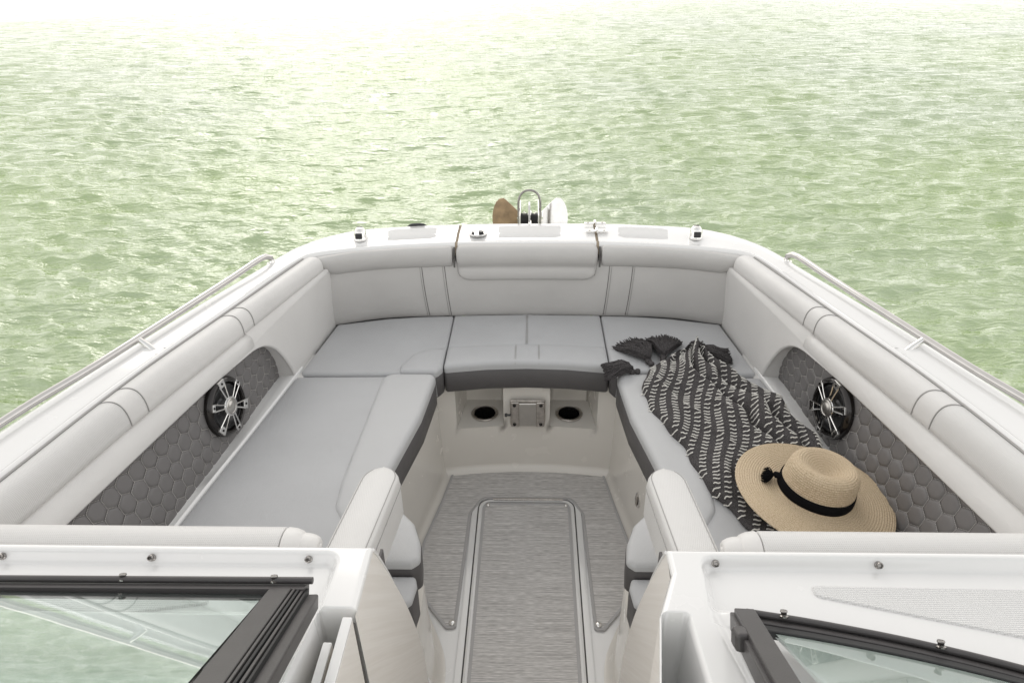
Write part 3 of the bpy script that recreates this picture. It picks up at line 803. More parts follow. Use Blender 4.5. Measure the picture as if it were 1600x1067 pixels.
# ------------------------------------------------------------------ floor mats, hatch
OUT = [(-.283, 2.050), (-.15, 2.063), (.0, 2.067), (.15, 2.063), (.290, 2.050), (.318, 1.86), (.352, 1.66), (.352, 1.53), (.31, 1.415), (.235, 1.322), (.205, 1.325), (.2, 1.6), (.197, 1.80), (.16, 1.875), (-.158, 1.875), (-.197, 1.80), (-.2, 1.6), (-.205, 1.325), (-.235, 1.322), (-.31, 1.415), (-.352, 1.53), (-.352, 1.66), (-.312, 1.86)]
Rr = [.016, 0, 0, 0, .016, .02, .05, .04, .03, .016, .012, .0, .05, .03, .03, .05, 0, .012, .016, .03, .04, .05, .02]
def sheet(name, P, z, th, mat, parent, edge=.010):
    P = ccw(P); keep = [i for i in range(len(P)) if np.linalg.norm(P[i]-P[i-1]) > .0008]; P = P[keep]; n = len(P)
    V2, F2 = fill2d(P, (), 9); me = mesh(name, [(x, y, z) for x, y in V2], F2, mat, parent, smooth=False)
    J = offset_poly(P, edge-.002); K_ = offset_poly(P, .0015)
    V = [(x, y, z+.0003) for x, y in offset_poly(P, edge)]+[(x, y, z+.0022) for x, y in J]+[(x, y, z+.0018) for x, y in K_]+[(x, y, z-th) for x, y in P]
    mesh('mat_binding', V, grid_faces(4, n, False, True), M['matedge'], me, sharp=50)
    return me
outer = round_poly(OUT, Rr, 6)
fm_ = sheet('floor_mat', outer, .002, .005, M['mat'], boat)
HX = .158
hp = round_poly([(-HX, -.7), (HX, -.7), (HX, 1.853), (-HX, 1.853)], [.015, .015, .03, .03], 6)
hl = sheet('hatch_mat', hp, .004, .008, M['mat'], boat)
# hatch rim: groove and raised lip
def rim(name, w0, w1, z0, z1, mat, y1, r0):
    a = round_poly([(-w0, -.8), (-w0, y1+(w0-.158)), (w0, y1+(w0-.158)), (w0, -.8)], [0, r0+(w0-.158), r0+(w0-.158), 0], 10)
    b = round_poly([(-w1, -.8), (-w1, y1+(w1-.158)), (w1, y1+(w1-.158)), (w1, -.8)], [0, r0+(w1-.158), r0+(w1-.158), 0], 10)
    V = []
    for p, q in zip(a, b): V += [(p[0], p[1], z0), (p[0]*.5+q[0]*.5, p[1]*.5+q[1]*.5, max(z0, z1)+.001), (q[0], q[1], z1)]
    mesh(name, V, grid_faces(len(a), 3), mat, boat, sharp=70)
rim('hatch_lid_edge', .1575, .171, .002, .000, M['gel'], 1.860, .035)
rim('hatch_groove', .1705, .1755, -.0030, -.0030, M['groove'], 1.860, .035)
rim('hatch_frame', .1755, .1945, .001, .001, M['gel'], 1.860, .035)
hg = box('piano_hinge', (.003, 1.872, .003), (.25, .010, .004), M['silver'], boat, .001)
for k in range(14):
    m = frame_mtx((-.118+k*.0180, 1.868, .006), (1, 0, 0), (0, 0, 1))
    lathe('hinge_knuckle', [(0, 0), (.0035, 0), (.0035, .015), (0, .015)], M['brushed'], hg, m, 10)
for (x, y, r_, pn) in ((-.266, 2.036, .009, fm_), (.266, 2.036, .009, fm_), (-.218, 1.342, .0105, fm_), (.218, 1.342, .0105, fm_), (-.139, 1.838, .007, hl), (.142, 1.838, .007, hl)):
    lathe('snap_fastener', [(r_, .0), (r_, .003), (r_*.8, .006), (r_*.4, .0075), (0, .008)], M['chrome'], pn, Matrix.Translation((x, y, .0035)), 20)

# ------------------------------------------------------------------ seat cushions
ZS = .50
for s in (-1, 1):
    side = cushion('seat_cushion', [(.345, .86), (.92, .86), (.874, 1.262), (.828, 1.6), (.782, 1.936), (.33, 1.944), (.33, 1.7), (.38, 1.42)], ZS-.006, .40, .012, M['seat'], boat, R=[.02, .02, 0, 0, .02, .02, 0, 0], mir=s, crown=.005)
    cushion('seat_edge_bolster', [(.302, 1.944), (.322, 1.70), (.375, 1.42), (.345, 1.31), (.335, 1.20), (.43, 1.205), (.492, 1.30), (.499, 1.40), (.484, 1.944)], ZS+.006, .392, .016, M['seat_p'], side, R=[.035, .0, .08, .06, .02, .06, .06, .06, .05], mir=s, band=M['dark'], bandz=.478, crown=.003)
    c = cushion('corner_cushion', [(.289, 2.376), (.42, 2.37), (.55, 2.352), (.735, 2.304), (.778, 1.952), (.31, 1.952), (.289, 2.0)], ZS-.004, .40, .012, M['seat'], boat, R=[.008, 0, 0, .01, .02, .01, .0], mir=s, crown=.004)
    cushion('corner_bolster', [(.289, 2.118), (.34, 2.112), (.40, 2.075), (.437, 1.990), (.432, 1.954), (.305, 1.954), (.289, 1.985)], ZS+.006, .392, .014, M['seat'], c, R=[.004, .06, .06, .03, .01, .02, .01], mir=s, band=M['dark'], bandz=.478, crown=.002)
cc = cushion('centre_seat_cushion', [(-.286, 2.128), (0, 2.146), (.286, 2.128), (.286, 2.378), (.0, 2.388), (-.286, 2.378)], ZS-.004, .40, .010, M['seat'], boat, R=[.003, .3, .003, .01, .2, .01], crown=.003)
cushion('front_edge_bolster', [(-.286, 2.128), (-.286, 1.988), (-.14, 2.011), (0, 2.018), (.14, 2.011), (.286, 1.988), (.286, 2.128), (.14, 2.142), (0, 2.146), (-.14, 2.142)], ZS+.004, .392, .016, M['seat'], cc, R=[.006, .012, .1, .1, .1, .012, .006, .1, .1, .1], band=M['dark'], bandz=.474, crown=.002)
# seams on the centre cushion
for x in (-.002, .003):
    tube('stitch_seam', [(x, y, ZS-.0005+.0000) for y in np.linspace(2.15, 2.37, 8)], .0011, M['seam'], cc, 6)
for x in (-.040, -.0365, .0425, .046):
    tube('stitch_seam', [(x, 2.138, ZS+.0020), (x, 2.12, ZS+.0048), (x, 2.06, ZS+.0064), (x, 2.035, ZS+.0050), (x, 2.024, ZS+.001), (x, 2.017, ZS-.006)], .0010, M['seam'], cc, 6)
# aisle-side wings of the seat: light pads with charcoal edge, stepping down to the sole
for s in (-1, 1):
    wA = cushion('aisle_pad', [(.345, 1.318), (.315, 1.30), (.275, 1.255), (.250, 1.19), (.243, 1.135), (.262, 1.118), (.38, 1.118), (.38, 1.30)], .500, .40, .014, M['seat_p'], boat, R=[.03, .03, .04, .04, .02, .01, .01, .02], mir=s, band=M['dark'], bandz=.484, crown=.003)
    wB = cushion('aisle_pad', [(.254, 1.114), (.246, 1.085), (.252, 1.040), (.262, 1.03), (.38, 1.03), (.38, 1.114)], .470, .36, .012, M['seat'], boat, R=.01, mir=s, band=M['dark'], bandz=.456, crown=.002)
    wC = cushion('aisle_pad', [(.262, 1.026), (.252, 1.0), (.25, .97), (.262, .95), (.38, .95), (.38, 1.026)], .425, .30, .010, M['seat'], boat, R=.008, mir=s, band=M['dark'], bandz=.414, crown=.002)

# ------------------------------------------------------------------ front backrest
fyb = interpY([(-.76, 2.304), (-.55, 2.367), (-.285, 2.384), (0, 2.392), (.285, 2.384), (.55, 2.367), (.76, 2.304)])
fyc = interpY([(-.76, 2.288), (-.57, 2.345), (-.285, 2.374), (0, 2.381), (.285, 2.374), (.57, 2.345), (.76, 2.288)])
secs = []
for x in np.linspace(-.746, .746, 70):
    yb, yc = fyb(x), fyc(x); row = []
    for k in range(11):
        t = k/10; z = lerp(.490, .725, t); y = lerp(yb, yc, t)-.016*sin(pi*min(1, t*1.02))**.7
        row.append((x, y, z))
    row += [(x, yc+.05, .725), (x, yb+.06, .49)]
    secs.append(row)
padded_loft('front_backrest', secs, M['back'], boat, r=.008)
def back_face(x, z):
    yb, yc = fyb(x), fyc(x); t = (z-.49)/.235; return lerp(yb, yc, t)-.016*sin(pi*min(1, t*1.02))**.7
for s in (-1, 1):
    for x0, x1 in ((.302, .312), (.310, .320), (.388, .398), (.3955, .4055)):
        tube('stitch_seam', [(s*lerp(x0-.004, x1, t), back_face(lerp(x0, x1, t), lerp(.497, .722, t))-.0006, lerp(.497, .722, t)) for t in np.linspace(0, 1, 9)], .0011, M['seam'] if x0 in (.310, .3955) else M['groove'], boat, 6)
    # upper bolster, left and right of the gate
    secs = []
    for x in np.linspace(.279, .775, 30):
        # slanted outboard end: lower edge stops short
        row = []
        ytop = float(np.interp(x, [.27, .45, .633, .79], [2.388, 2.370, 2.336, 2.268])); yc = fyc(min(x, .745))
        e = max(0, (x-.715)/.06)
        zlo = lerp(.705, .755, min(1, e))
        P0 = np.array([yc+.01, zlo]); P3 = np.array([ytop-.002, .786])
        C1 = np.array([yc-.030, zlo-.004]); C2 = np.array([ytop-.045, .794])
        for k in range(13):
            t = k/12; p = (1-t)**3*P0+3*t*(1-t)**2*C1+3*t*t*(1-t)*C2+t**3*P3; row.append((s*x, p[0], p[1]))
        row += [(s*x, ytop+.012, .775), (s*x, yc+.045, zlo+.005)]
        secs.append(row)
    padded_loft('backrest_bolster', secs, M['back'], boat, r=.012)
# gate head pad
hpV = []
P2 = round_poly([(-.262, .652), (.262, .652), (.264, .788), (-.264, .788)], [.055, .055, .018, .018], 8)
P2 = densify(ccw(P2), .02); rings = []
def hy(x, z):
    y = lerp(fyc(x)-.010, 2.376-.05*abs(x/.27)**2*.15, (z-.652)/.136)
    return y-.014*sin(pi*max(0, min(1, (z-.645)/.065)))**.6*(1 if z < .710 else 0)-(.022*max(0, sin(pi*(z-.706)/.085))**.6 if z >= .708 else 0)
root = None
# front skin as a grid inside the rounded outline
NX_, NZ_ = 60, 26; V = []; F = []
def zrange(x):
    lo, hi = .650, .788; ax = abs(x)
    if ax > .207: q = (ax-.207)/.057; lo += .055*(1-sqrt(max(0, 1-q*q)))
    if ax > .246: q = (ax-.246)/.018; hi -= .018*(1-sqrt(max(0, 1-q*q)))
    return lo, hi
for i in range(NX_+1):
    x = .2635*math.sin(lerp(-pi/2, pi/2, i/NX_)) if False else lerp(-.2635, .2635, i/NX_)
    lo, hi = zrange(x)
    for j in range(NZ_+1):
        t = j/NZ_; z = lerp(lo, hi, t)
        edge = min((x+.2635), (.2635-x), (z-lo), (hi-z)); rr = .012
        rd = rr*(1-sqrt(max(0, 1-(1-min(1, max(0, edge)/rr))**2)))
        V.append((x, hy(x, z)+rd, z))
F = grid_faces(NX_+1, NZ_+1); nb = len(V)
per = [i*(NZ_+1) for i in range(NX_+1)]+[NX_*(NZ_+1)+j for j in range(1, NZ_+1)]+[i*(NZ_+1)+NZ_ for i in range(NX_-1, -1, -1)]+[j for j in range(NZ_-1, 0, -1)]
for q in per: V.append((V[q][0], V[q][1]+.05, V[q][2]))
for k in range(len(per)): F.append((per[k], per[(k+1) % len(per)], nb+(k+1) % len(per), nb+k))
mesh('gate_head_pad', V, F, M['back'], boat, sharp=0)

for s in (-1, 1):
    tube('piping', [(s*.7475, back_face(.745, z)-.001-.004*sin(pi*(z-.49)/.23), z) for z in np.linspace(.492, .712, 12)], .0028, M['groove'], boat, 6)
    tube('piping', [(s*.2715, 2.352+.026*(t/10)**2, lerp(.712, .782, t/10)) for t in range(11)], .0035, M['groove'], boat, 6)
tube('piping', [(V[q][0]*1.004, V[q][1]+.004, V[q][2]-(.001 if V[q][2] < .72 else 0)) for q in per if V[q][2] < .70 or abs(V[q][0]) > .262][::1] if False else [(V[q][0], V[q][1]+.003, V[q][2]-.0012) for q in per[:NX_+1]], .0022, M['groove'], boat, 6)

# ------------------------------------------------------------------ rails, nav lights, hinges, catch
for s in (-1, 1):
    pts = [(s*.868, 2.150, .805), (s*.864, 2.145, .835), (s*.868, 2.125, .858), (s*.876, 2.09, .864), (s*.925, 1.91, .866), (s*1.010, 1.60, .866), (s*1.07, 1.39, .866), (s*1.125, 1.23, .866), (s*1.19, .95, .866), (s*1.27, .45, .866), (s*1.33, -.2, .866), (s*1.35, -.7, .866)]
    pts = [(.024*0+p[0]*1.032, p[1]*1.032, lerp(p[2], p[2]-.028, min(1, max(0, (p[2]-.80)/.06)))) for p in pts]
    pts = [(s*.893, 2.192, .797), (s*.893, 2.191, .815), (s*.895, 2.184, .829), (s*.902, 2.166, .837)]+pts[4:]
    rail = tube('hand_rail', pts, .0102, M['rail'], boat, 14, n=110)
    lathe('rail_base', [(.018, 0), (.018, .004), (.012, .007), (.0095, .018)], M['chrome'], rail, Matrix.Translation((s*.893, 2.192, .799)), 24)
    for (x, y) in ((1.004, 1.578), (1.25, .52)):
        tube('rail_post', [(s*(x+.004), y, .80), (s*(x+.025), y+.006, .82), (s*(x+.050), y+.014, .836)], .0095, M['chrome'], rail, 14, taper=[1.25, 1.0, .85])
        lathe('rail_base', [(.022, 0), (.022, .003), (.017, .006)], M['chrome'], rail, Matrix.Translation((s*(x-.014), y-.004, .806)), 24)
    # pop-up chrome navigation light / fairlead
    nl = lathe('deck_light', [(.031, 0), (.032, .004), (.0305, .008), (.028, .018), (.025, .032), (.019, .042), (.012, .0455), (0, .0465)], M['chrome'], boat, Matrix.Translation((s*.634, 2.437, .793)), 28, ell=(.85, 1.0))
    nl['label'] = 'small chrome deck light on the %s side of the bow' % ('left' if s < 0 else 'right')
    box('light_lens', (s*.634, 2.412, .814), (.026, .010, .022), M['black'], nl, .003, rot=Matrix.Rotation(radians(-12), 3, 'X'))
    box('light_slot', (s*.634, 2.442, .8400), (.022, .006, .002), M['bronze'], nl, .0008)
# cleat seen edge-on at the outer left edge
cl = tube('cleat', [(-.478, 2.586, .782), (-.465, 2.590, .790), (-.44, 2.592, .792), (-.415, 2.592, .790), (-.402, 2.588, .782)], .007, M['black'], boat, 8, n=16)
# gate catch
kc = lathe('gate_catch', [(.034, 0), (.034, .003), (.031, .0055), (.026, .005), (.024, .003), (0, .003)], M['chrome'], boat, Matrix.Translation((-.188, 2.478, .797)), 32)
lathe('catch_button', [(.010, .002), (.010, .008), (.008, .010), (0, .0095)], M['black'], kc, Matrix.Translation((-.176, 2.478, .797)), 16)
lathe('catch_button', [(.005, .002), (.005, .008), (0, .008)], M['black'], kc, Matrix.Translation((-.207, 2.474, .797)), 12)
for y in (2.572, 2.488):
    h = box('gate_hinge', (.268, y, .802), (.085, .020, .005), M['chrome'], boat, .002)
    tube('hinge_pin', [(.268, y-.016, .806), (.268, y+.016, .806)], .006, M['chrome'], h, 10)
    for sx in (-.028, .028): lathe('screw', [(.005, 0), (.004, .0018), (0, .002)], M['silver'], h, Matrix.Translation((.268+sx, y, .8045)), 10)

# ------------------------------------------------------------------ bow roller
ro = tube('bow_roller_guard', [(-.037, 2.72, .70), (-.037, 2.74, .79), (-.037, 2.747, .835), (-.028, 2.75, .862), (-.010, 2.751, .877), (.008, 2.751, .880), (.026, 2.751, .877), (.044, 2.75, .862), (.053, 2.747, .835), (.053, 2.74, .79), (.053, 2.72, .70)], .0048, M['stud'], boat, 10, n=44)
for x in (-.030, .046): box('roller_cheek', (x, 2.75, .742), (.006, .20, .13), M['chrome'], ro, .002)
box('roller_guide', (.008, 2.735, .785), (.009, .05, .09), M['gel'], ro, .003)
for x in (-.014, .030): lathe('roller', [(.0, -.015), (.034, -.015), (.030, 0), (.034, .015), (0, .015)], M['rubber'], ro, frame_mtx((x, 2.76, .745), (1, 0, 0)), 24)
box('bow_platform', (.008, 2.67, .660), (.20, .26, .05), M['gel'], boat, .01)

# ------------------------------------------------------------------ consoles
def rbox_sdf(x, y, x0, x1, y0, y1, r):
    cx, cy = (x0+x1)/2, (y0+y1)/2; dx = abs(x-cx)-(x1-x0)/2+r; dy = abs(y-cy)-(y1-y0)/2+r
    return math.hypot(max(dx, 0), max(dy, 0))+min(max(dx, dy), 0)-r
def console(s):
    xs = np.concatenate([np.linspace(.240, .246, 5), np.linspace(.2475, .36, 74), np.linspace(.365, 1.05, 120), [1.12, 1.2]])
    ys = np.concatenate([np.linspace(.800, .793, 5), np.linspace(.7915, .60, 120), np.linspace(.597, -.1, 110)])
    def shift(y): return 0 if s < 0 else float(np.interp(y, [-.2, .0, .56, .673, .75], [.05, .05, .048, .030, 0]))
    V = []
    for x in xs:
        for y in ys:
            z = .900
            e = min(x-.240, .800-y); rr = .010
            if e < rr: z -= rr*(1-sqrt(max(0, 1-(1-e/rr)**2)))
            # shallow recess with rounded corner
            inner = .292+.05*max(0, (.78-y))*(.6 if y > .66 else 1.0)
            d = rbox_sdf(x, y, inner, 1.6, .685 if s < 0 else .70-.16*(x-.3), .782, .022)
            d2 = rbox_sdf(x, y, inner, 1.6, -1, .782, .022)
            dd = d2
            z -= .020*sstep(.006, -.012, dd)*1.0
            # aft of the recess the deck steps up again to the windscreen plinth
            lim = .672 if s < 0 else (.692-.30*max(0, x-.30)**1.15)
            z += .012*sstep(lim+.006, lim-.008, y)*sstep(.006, -.02, dd)
            # pocket for the sliding door boards
            px0, px1 = (.1, .297) if s < 0 else (.2442, .270)
            dp = rbox_sdf(x, y, px0, px1, -2, .676, .006)
            z -= .36*sstep(.0015, -.0045, dp)
            kx = (.10 if s < 0 else .16)*max(0, .676-y)*sstep(.262, (.297 if s < 0 else .270), x)*(1-sstep(.32, .70, x))
            V.append((s*(x+kx-shift(y)*max(0, 1-max(0, x-.245)/.07)), y, z))
    nu, nv = len(xs), len(ys)
    F = grid_faces(nu, nv)
    base = len(V)
    # front skirt following the leaning front edge
    for x in xs: V.append((s*x, .800, .885))
    for i in range(nu-1): F.append((i*nv, (i+1)*nv, base+i+1, base+i))
    o = mesh('console_top', V, F, M['gel'], boat, sharp=0)
    o['label'] = 'white moulded console top %s of the walkway' % ('left' if s < 0 else 'right')
    # sloped console front
    prof = [(.798, .892), (.83, .83), (.876, .73), (.964, .52), (1.035, .29), (1.05, .16), (1.05, 0)]
    V = [];
    for (y, z) in prof: V += [(s*.243, y, z), (s*1.0, y, z)]
    mesh('console_front', V, [(2*i, 2*i+1, 2*i+3, 2*i+2) for i in range(len(prof)-1)], M['vin'], boat)
    # inner wall: plane with grasscloth vinyl
    pf = cr_spline(prof, 24); V = []
    for (y, z) in pf:
        for k in range(8):
            yy = lerp(y, -.4 if s > 0 else .668, k/7) if s < 0 or k < 2 else 0; bul = 0
            if s > 0: yy = float(np.interp(k/7, [0, .15, .3, .45, .6, .8, 1], [y, min(y, .78), .74, .70, .66, .5, -.4]))
            zz = z; V.append((s*(.2405-shift(yy)-.004*sin(pi*min(1, max(0, (.9-zz)/.9)))), yy, min(zz, .892)))
    wll = mesh('console_side_wall', V, grid_faces(24, 8), M['wall'], boat, sharp=0)
    # edge trim of the wall
    tube('wall_edge_trim', [(s*.2405, y, z) for y, z in pf], .003, M['gel'], wll, 6)
    # lower kick moulding at the sole
    V = []
    ks = [(.235, -.003), (.222, .0), (.214, .01), (.212, .04), (.228, .11), (.240, .16)]
    for y in (1.10, 1.05, .9, .6, 0, -.6):
        for x, z in ks: V.append((s*(x+(.02 if y > 1.07 else 0)), y, z))
    mesh('kick_moulding', V, grid_faces(6, len(ks)), M['gel'], boat, sharp=60)
    return o
cons = {s: console(s) for s in (-1, 1)}
# snap studs on the step of each console
for s, xs in ((-1, (.854, .602, .342)), (1, (.316, .573, .83))):
    for x in xs:
        lathe('snap_stud', [(.0062, 0), (.0062, .0018), (.0040, .003), (.0040, .006), (.0052, .0078), (.0045, .0095), (.003, .0098), (.0022, .007), (0, .007)], M['stud'], cons[s], frame_mtx((s*x, .779, .8895), (0, -.75, .66)), 18)
# non-slip panels let into the console recess
def ns(s, P):
    P = round_poly(P, [.015, .015, .006, .006], 5); P[:, 0] *= s; P = ccw(P); n = len(P); I = offset_poly(P, .003)
    V = [(x, y, .879) for x, y in P]+[(x, y, .8835) for x, y in I]
    mesh('nonslip_panel', V, [tuple(range(n, 2*n))]+[(i, (i+1) % n, n+(i+1) % n, n+i) for i in range(n)], M['nonslip'], cons[s], smooth=False)
ns(1, [(.455, .722), (.455, .744), (1.0, .738), (1.0, .585)])
ns(-1, [(.475, .690), (.475, .700), (1.0, .702), (1.0, .60)])
# boards stowed in the left pocket
b1 = box('sliding_door_board', (-.2488, .360, .645), (.0145, .60, .50), M['wall'], boat, .002)
box('board_cap', (-.2488, .360, .8985), (.0150, .60, .007), M['gel'], b1, .002)
b2 = box('sliding_door_board', (-.2705, .325, .645), (.0130, .60, .48), M['board'], boat, .002)
box('board_cap', (-.2705, .325, .8885), (.0135, .60, .007), M['gel'], b2, .002)
box('pocket_gap_shade', (-.2445, .6645, .58), (.006, .0055, .60), M['groove'], boat, .0005)  # dark strip painted in for the shaded gap between board and wall

# bulkhead bolsters ahead of each console
for s in (-1, 1):
    def sec(x, sc_=1.0):
        o = []
        for k in range(18):
            a = 2*pi*k/18; o.append((s*x, .842+.037*cos(a)*sc_, .851+.028*sin(a)*sc_))
        return o
    padded_loft('bulkhead_bolster', [sec(x) for x in np.linspace(.410, 1.05, 14)], M['vin_p'], boat, r=.003)
    padded_loft('bulkhead_bolster_end', [sec(.372, .30), sec(.373, .52), sec(.376, .70), sec(.382, .85), sec(.390, .94), sec(.400, .985), sec(.4085, 1.0)], M['vin'], boat, r=.003)
    padded_loft('bulkhead_bolster_end', [sec(.345, .20), sec(.347, .38), sec(.351, .52), sec(.358, .63), sec(.368, .70), sec(.380, .72)], M['vin'], boat, r=.003)
    # backrest cushion on the sloped console front
    V = []
    # armrest: tall rounded pad lying towards the bow
    ax = .332; L0, L1 = .86, 1.228; secs = []
    def pill(t):
        y = lerp(L0, L1, t); z = lerp(.760, .700, t)
        wd = .046
        u = max(0, (y-(L1-.048))/.048); wd *= sqrt(max(.0, 1-u*u)) if u > 0 else 1
        return y, z, max(wd, .003)
    for t in list(np.linspace(0, .87, 10))+[.90, .93, .955, .975, .99, 1.0]:
        y, z, wd = pill(t); row = []
        cx = ax+lerp(.008, -.006, t)
        prof = [(-1, -.11), (-1.0, -.02), (-.97, -.009), (-.9, -.003), (-.7, .001), (0, .004), (.7, .001), (.9, -.003), (.97, -.009), (1, -.02), (1, -.11)]
        for px, pz in prof: row.append((s*(cx+px*wd), y+(0), z+pz*(1 if wd > .02 else .6)))
        secs.append(row)
    arm = loft('armrest', secs, M['vin_p'], boat, sharp=60)
    for off in (-.80, .80, -1.02, 1.02):
        P = []
        for t in list(np.linspace(0, .87, 10))+[.90, .93, .955, .975]:
            y, z, wd = pill(t); cx = ax+lerp(.008, -.006, t); P.append((s*(cx+off*wd), y, z+(-.0005 if abs(off) < 1 else -.030)))
        if abs(off) < 1: tube('stitch_seam', P, .0012, M['seam'], arm, 6)
        else: tube('piping', P, .0012, M['seam'], arm, 6)
    box('armrest_hinge', (s*.262, .90, .745), (.006, .030, .05), M['dark'], boat, .002)

# ------------------------------------------------------------------ windscreens
def bar(name, a, b, w, h, up, mat, parent, bev=.002):
    a, b, up = Vector(a), Vector(b), Vector(up).normalized(); d = (b-a).normalized(); sd_ = d.cross(up).normalized(); u2 = sd_.cross(d)
    V = [p+sd_*(i*w/2)+u2*(j*h/2) for p in (a, b) for i, j in ((-1, -1), (1, -1), (1, 1), (-1, 1))]
    F = [(0, 1, 2, 3)[::-1], (4, 5, 6, 7), (0, 1, 5, 4), (1, 2, 6, 5), (2, 3, 7, 6), (3, 0, 4, 7)]
    return mesh(name, V, F, mat, parent, bev=bev)
def sweep_bar(name, pts, w, h, nrm, mat, parent):
    """rectangular rail swept along pts; w in the glass plane, h along nrm"""
    P = np.array(pts); nrm = np.array(nrm)/np.linalg.norm(nrm); secs = []
    for i in range(len(P)):
        t = P[min(i+1, len(P)-1)]-P[max(i-1, 0)]; t /= np.linalg.norm(t); sd_ = np.cross(t, nrm); sd_ /= np.linalg.norm(sd_)
        secs.append([P[i]+sd_*w/2*a+nrm*h/2*b for a, b in ((-1, -.8), (-.85, -1), (.85, -1), (1, -.8), (1, .8), (.85, 1), (-.85, 1), (-1, .8))])
    return loft(name, secs, mat, parent, sharp=30)
GN = Vector((0, .547, .837)).normalized()
rk = Vector((0, -.837, .547)).normalized()         # direction up the glass, towards the stern
# left: folded-open centre panel lying above the port windscreen
rkL = Vector((0, -.862, .507)).normalized()
L0 = Vector((-.300, .650, .968)); wl = sweep_bar('windscreen_frame', [L0+Vector((-t, -.006*t, 0)) for t in np.linspace(-.004, .9, 20)], .026, .016, GN, M['frame'], boat)
wl['label'] = 'dark framed folded windscreen panel over the left console'
tube('canvas_track', [L0+Vector((-t, .010-.006*t, .010)) for t in (-.012, .3, .6, .9)], .005, M['frame'], wl, 10)
bar('inner_gasket', L0+Vector((-.03, -.022, .010)), L0+Vector((-.9, -.025, .010)), .012, .010, GN, M['rubber'], wl, .001)
pL = [L0+Vector((-.012, 0, 0))+rk*t for t in (0.0, .62)]
bar('frame_post', pL[0]+Vector((-.018, 0, 0)), pL[1]+Vector((.066, 0, 0)), .031, .016, GN, M['frame'], wl)
for k in range(4):
    q = Vector((.0015+k*.0052, 0, -.003*(k+1)*.6)); bar('frame_rib', pL[0]+q, pL[1]+q+Vector((.082, 0, 0)), .0036, .018, GN, M['rubber'] if k % 2 else M['frame'], wl, .0008)
q = Vector((.024, 0, -.018)); bar('lower_frame_post', pL[0]+q+rk*.008, pL[1]+q+Vector((.084, 0, 0)), .018, .022, GN, M['frame'], wl, .003)
ga = L0+rk*.026+Vector((-.045, 0, .001)); gb = ga+Vector((-.85, 0, 0))
def pane(name, c4, nrm, th, parent):
    nrm = Vector(nrm).normalized(); V = [Vector(c)+nrm*th/2 for c in c4]+[Vector(c)-nrm*th/2 for c in c4]; n = len(c4)
    F = [tuple(range(n)), tuple(range(n, 2*n))[::-1]]+[(i, (i+1) % n, n+(i+1) % n, n+i) for i in range(n)]
    return mesh(name, V, F, M['glass'], parent, smooth=False)
pane('glass_pane', [ga, gb, gb+rk*.62, ga+rk*.62+Vector((.075, 0, 0))], GN, .005, wl)
for x in (.0265, .245, .50):
    m_ = frame_mtx(L0+Vector((-.0365-x+.02, .008, .0085)), GN)
    lathe('snap_stud', [(.0062, 0), (.0062, .0018), (.0040, .003), (.0040, .006), (.0052, .0078), (.0045, .0095), (.003, .0098), (.0022, .007), (0, .007)], M['stud'], wl, m_, 18)
lathe('screw', [(.006, 0), (.005, .0018), (.002, .0024), (.001, .001), (0, .001)], M['brushed'], wl, frame_mtx(L0+Vector((-.020, -.003, .0085)), GN), 14)
# right: starboard windscreen with curved base and latch block
basec = cr_spline([(.325, .640, .925), (.42, .622, .925), (.55, .588, .928), (.70, .535, .932), (.9, .44, .94)], 26)
wr = sweep_bar('windscreen_frame', basec, .022, .016, GN, M['frame'], boat)
wr['label'] = 'dark framed curved windscreen on the right console'
tube('canvas_track', basec+np.array([0, .012, .008]), .005, M['frame'], wr, 10)
sweep_bar('inner_gasket', basec+np.array([0, -.020, .012]), .020, .012, GN, M['rubber'], wr)
R0 = Vector((.322, .650, .930)); R1 = R0+rk*.60
bar('frame_post', R0, R1+Vector((-.066, 0, 0)), .028, .018, GN, M['frame'], wr)
bar('frame_post', R0+Vector((-.012, 0, -.014)), R1+Vector((-.082, 0, -.014)), .012, .026, GN, M['frame'], wr)
lb = box('latch_block', R0+rk*.085+Vector((-.030, 0, -.004)), (.020, .028, .026), M['frame'], wr, .006, rot=Matrix.Rotation(radians(-27), 3, 'X'))
a = R0+rk*.03+Vector((.012, 0, .003))
c4 = [Vector(p)+Vector((0, -.012, .008)) for p in basec[1:]]
far = [p+rk*.60 for p in c4][::-1]
# curved pane: strip grid
V = []
for p in c4:
    for th in (.0025, -.0025):
        for t in (0, .15, .3, .45, .6): V.append(p+rk*t+GN*th)
n = len(c4); F = []
for i in range(n-1):
    for j in range(4):
        F.append((i*10+j, (i+1)*10+j, (i+1)*10+j+1, i*10+j+1)); F.append((i*10+5+j, i*10+5+j+1, (i+1)*10+5+j+1, (i+1)*10+5+j))
mesh('glass_pane', V, F, M['glass'], wr, sharp=0)
for i in (2, 10, 18):
    lathe('snap_stud', [(.0062, 0), (.0062, .0018), (.0040, .003), (.0040, .006), (.0052, .0078), (.0045, .0095), (.003, .0098), (.0022, .007), (0, .007)], M['stud'], wr, frame_mtx(Vector(basec[i])+Vector((0, .010, .012)), GN), 18)
# dashboards under the glass
for s in (-1, 1):
    box('dashboard', (s*.76, .22, .80), (.84, .58, .06), M['quilt'] if s < 0 else M['vin'], boat, .02)

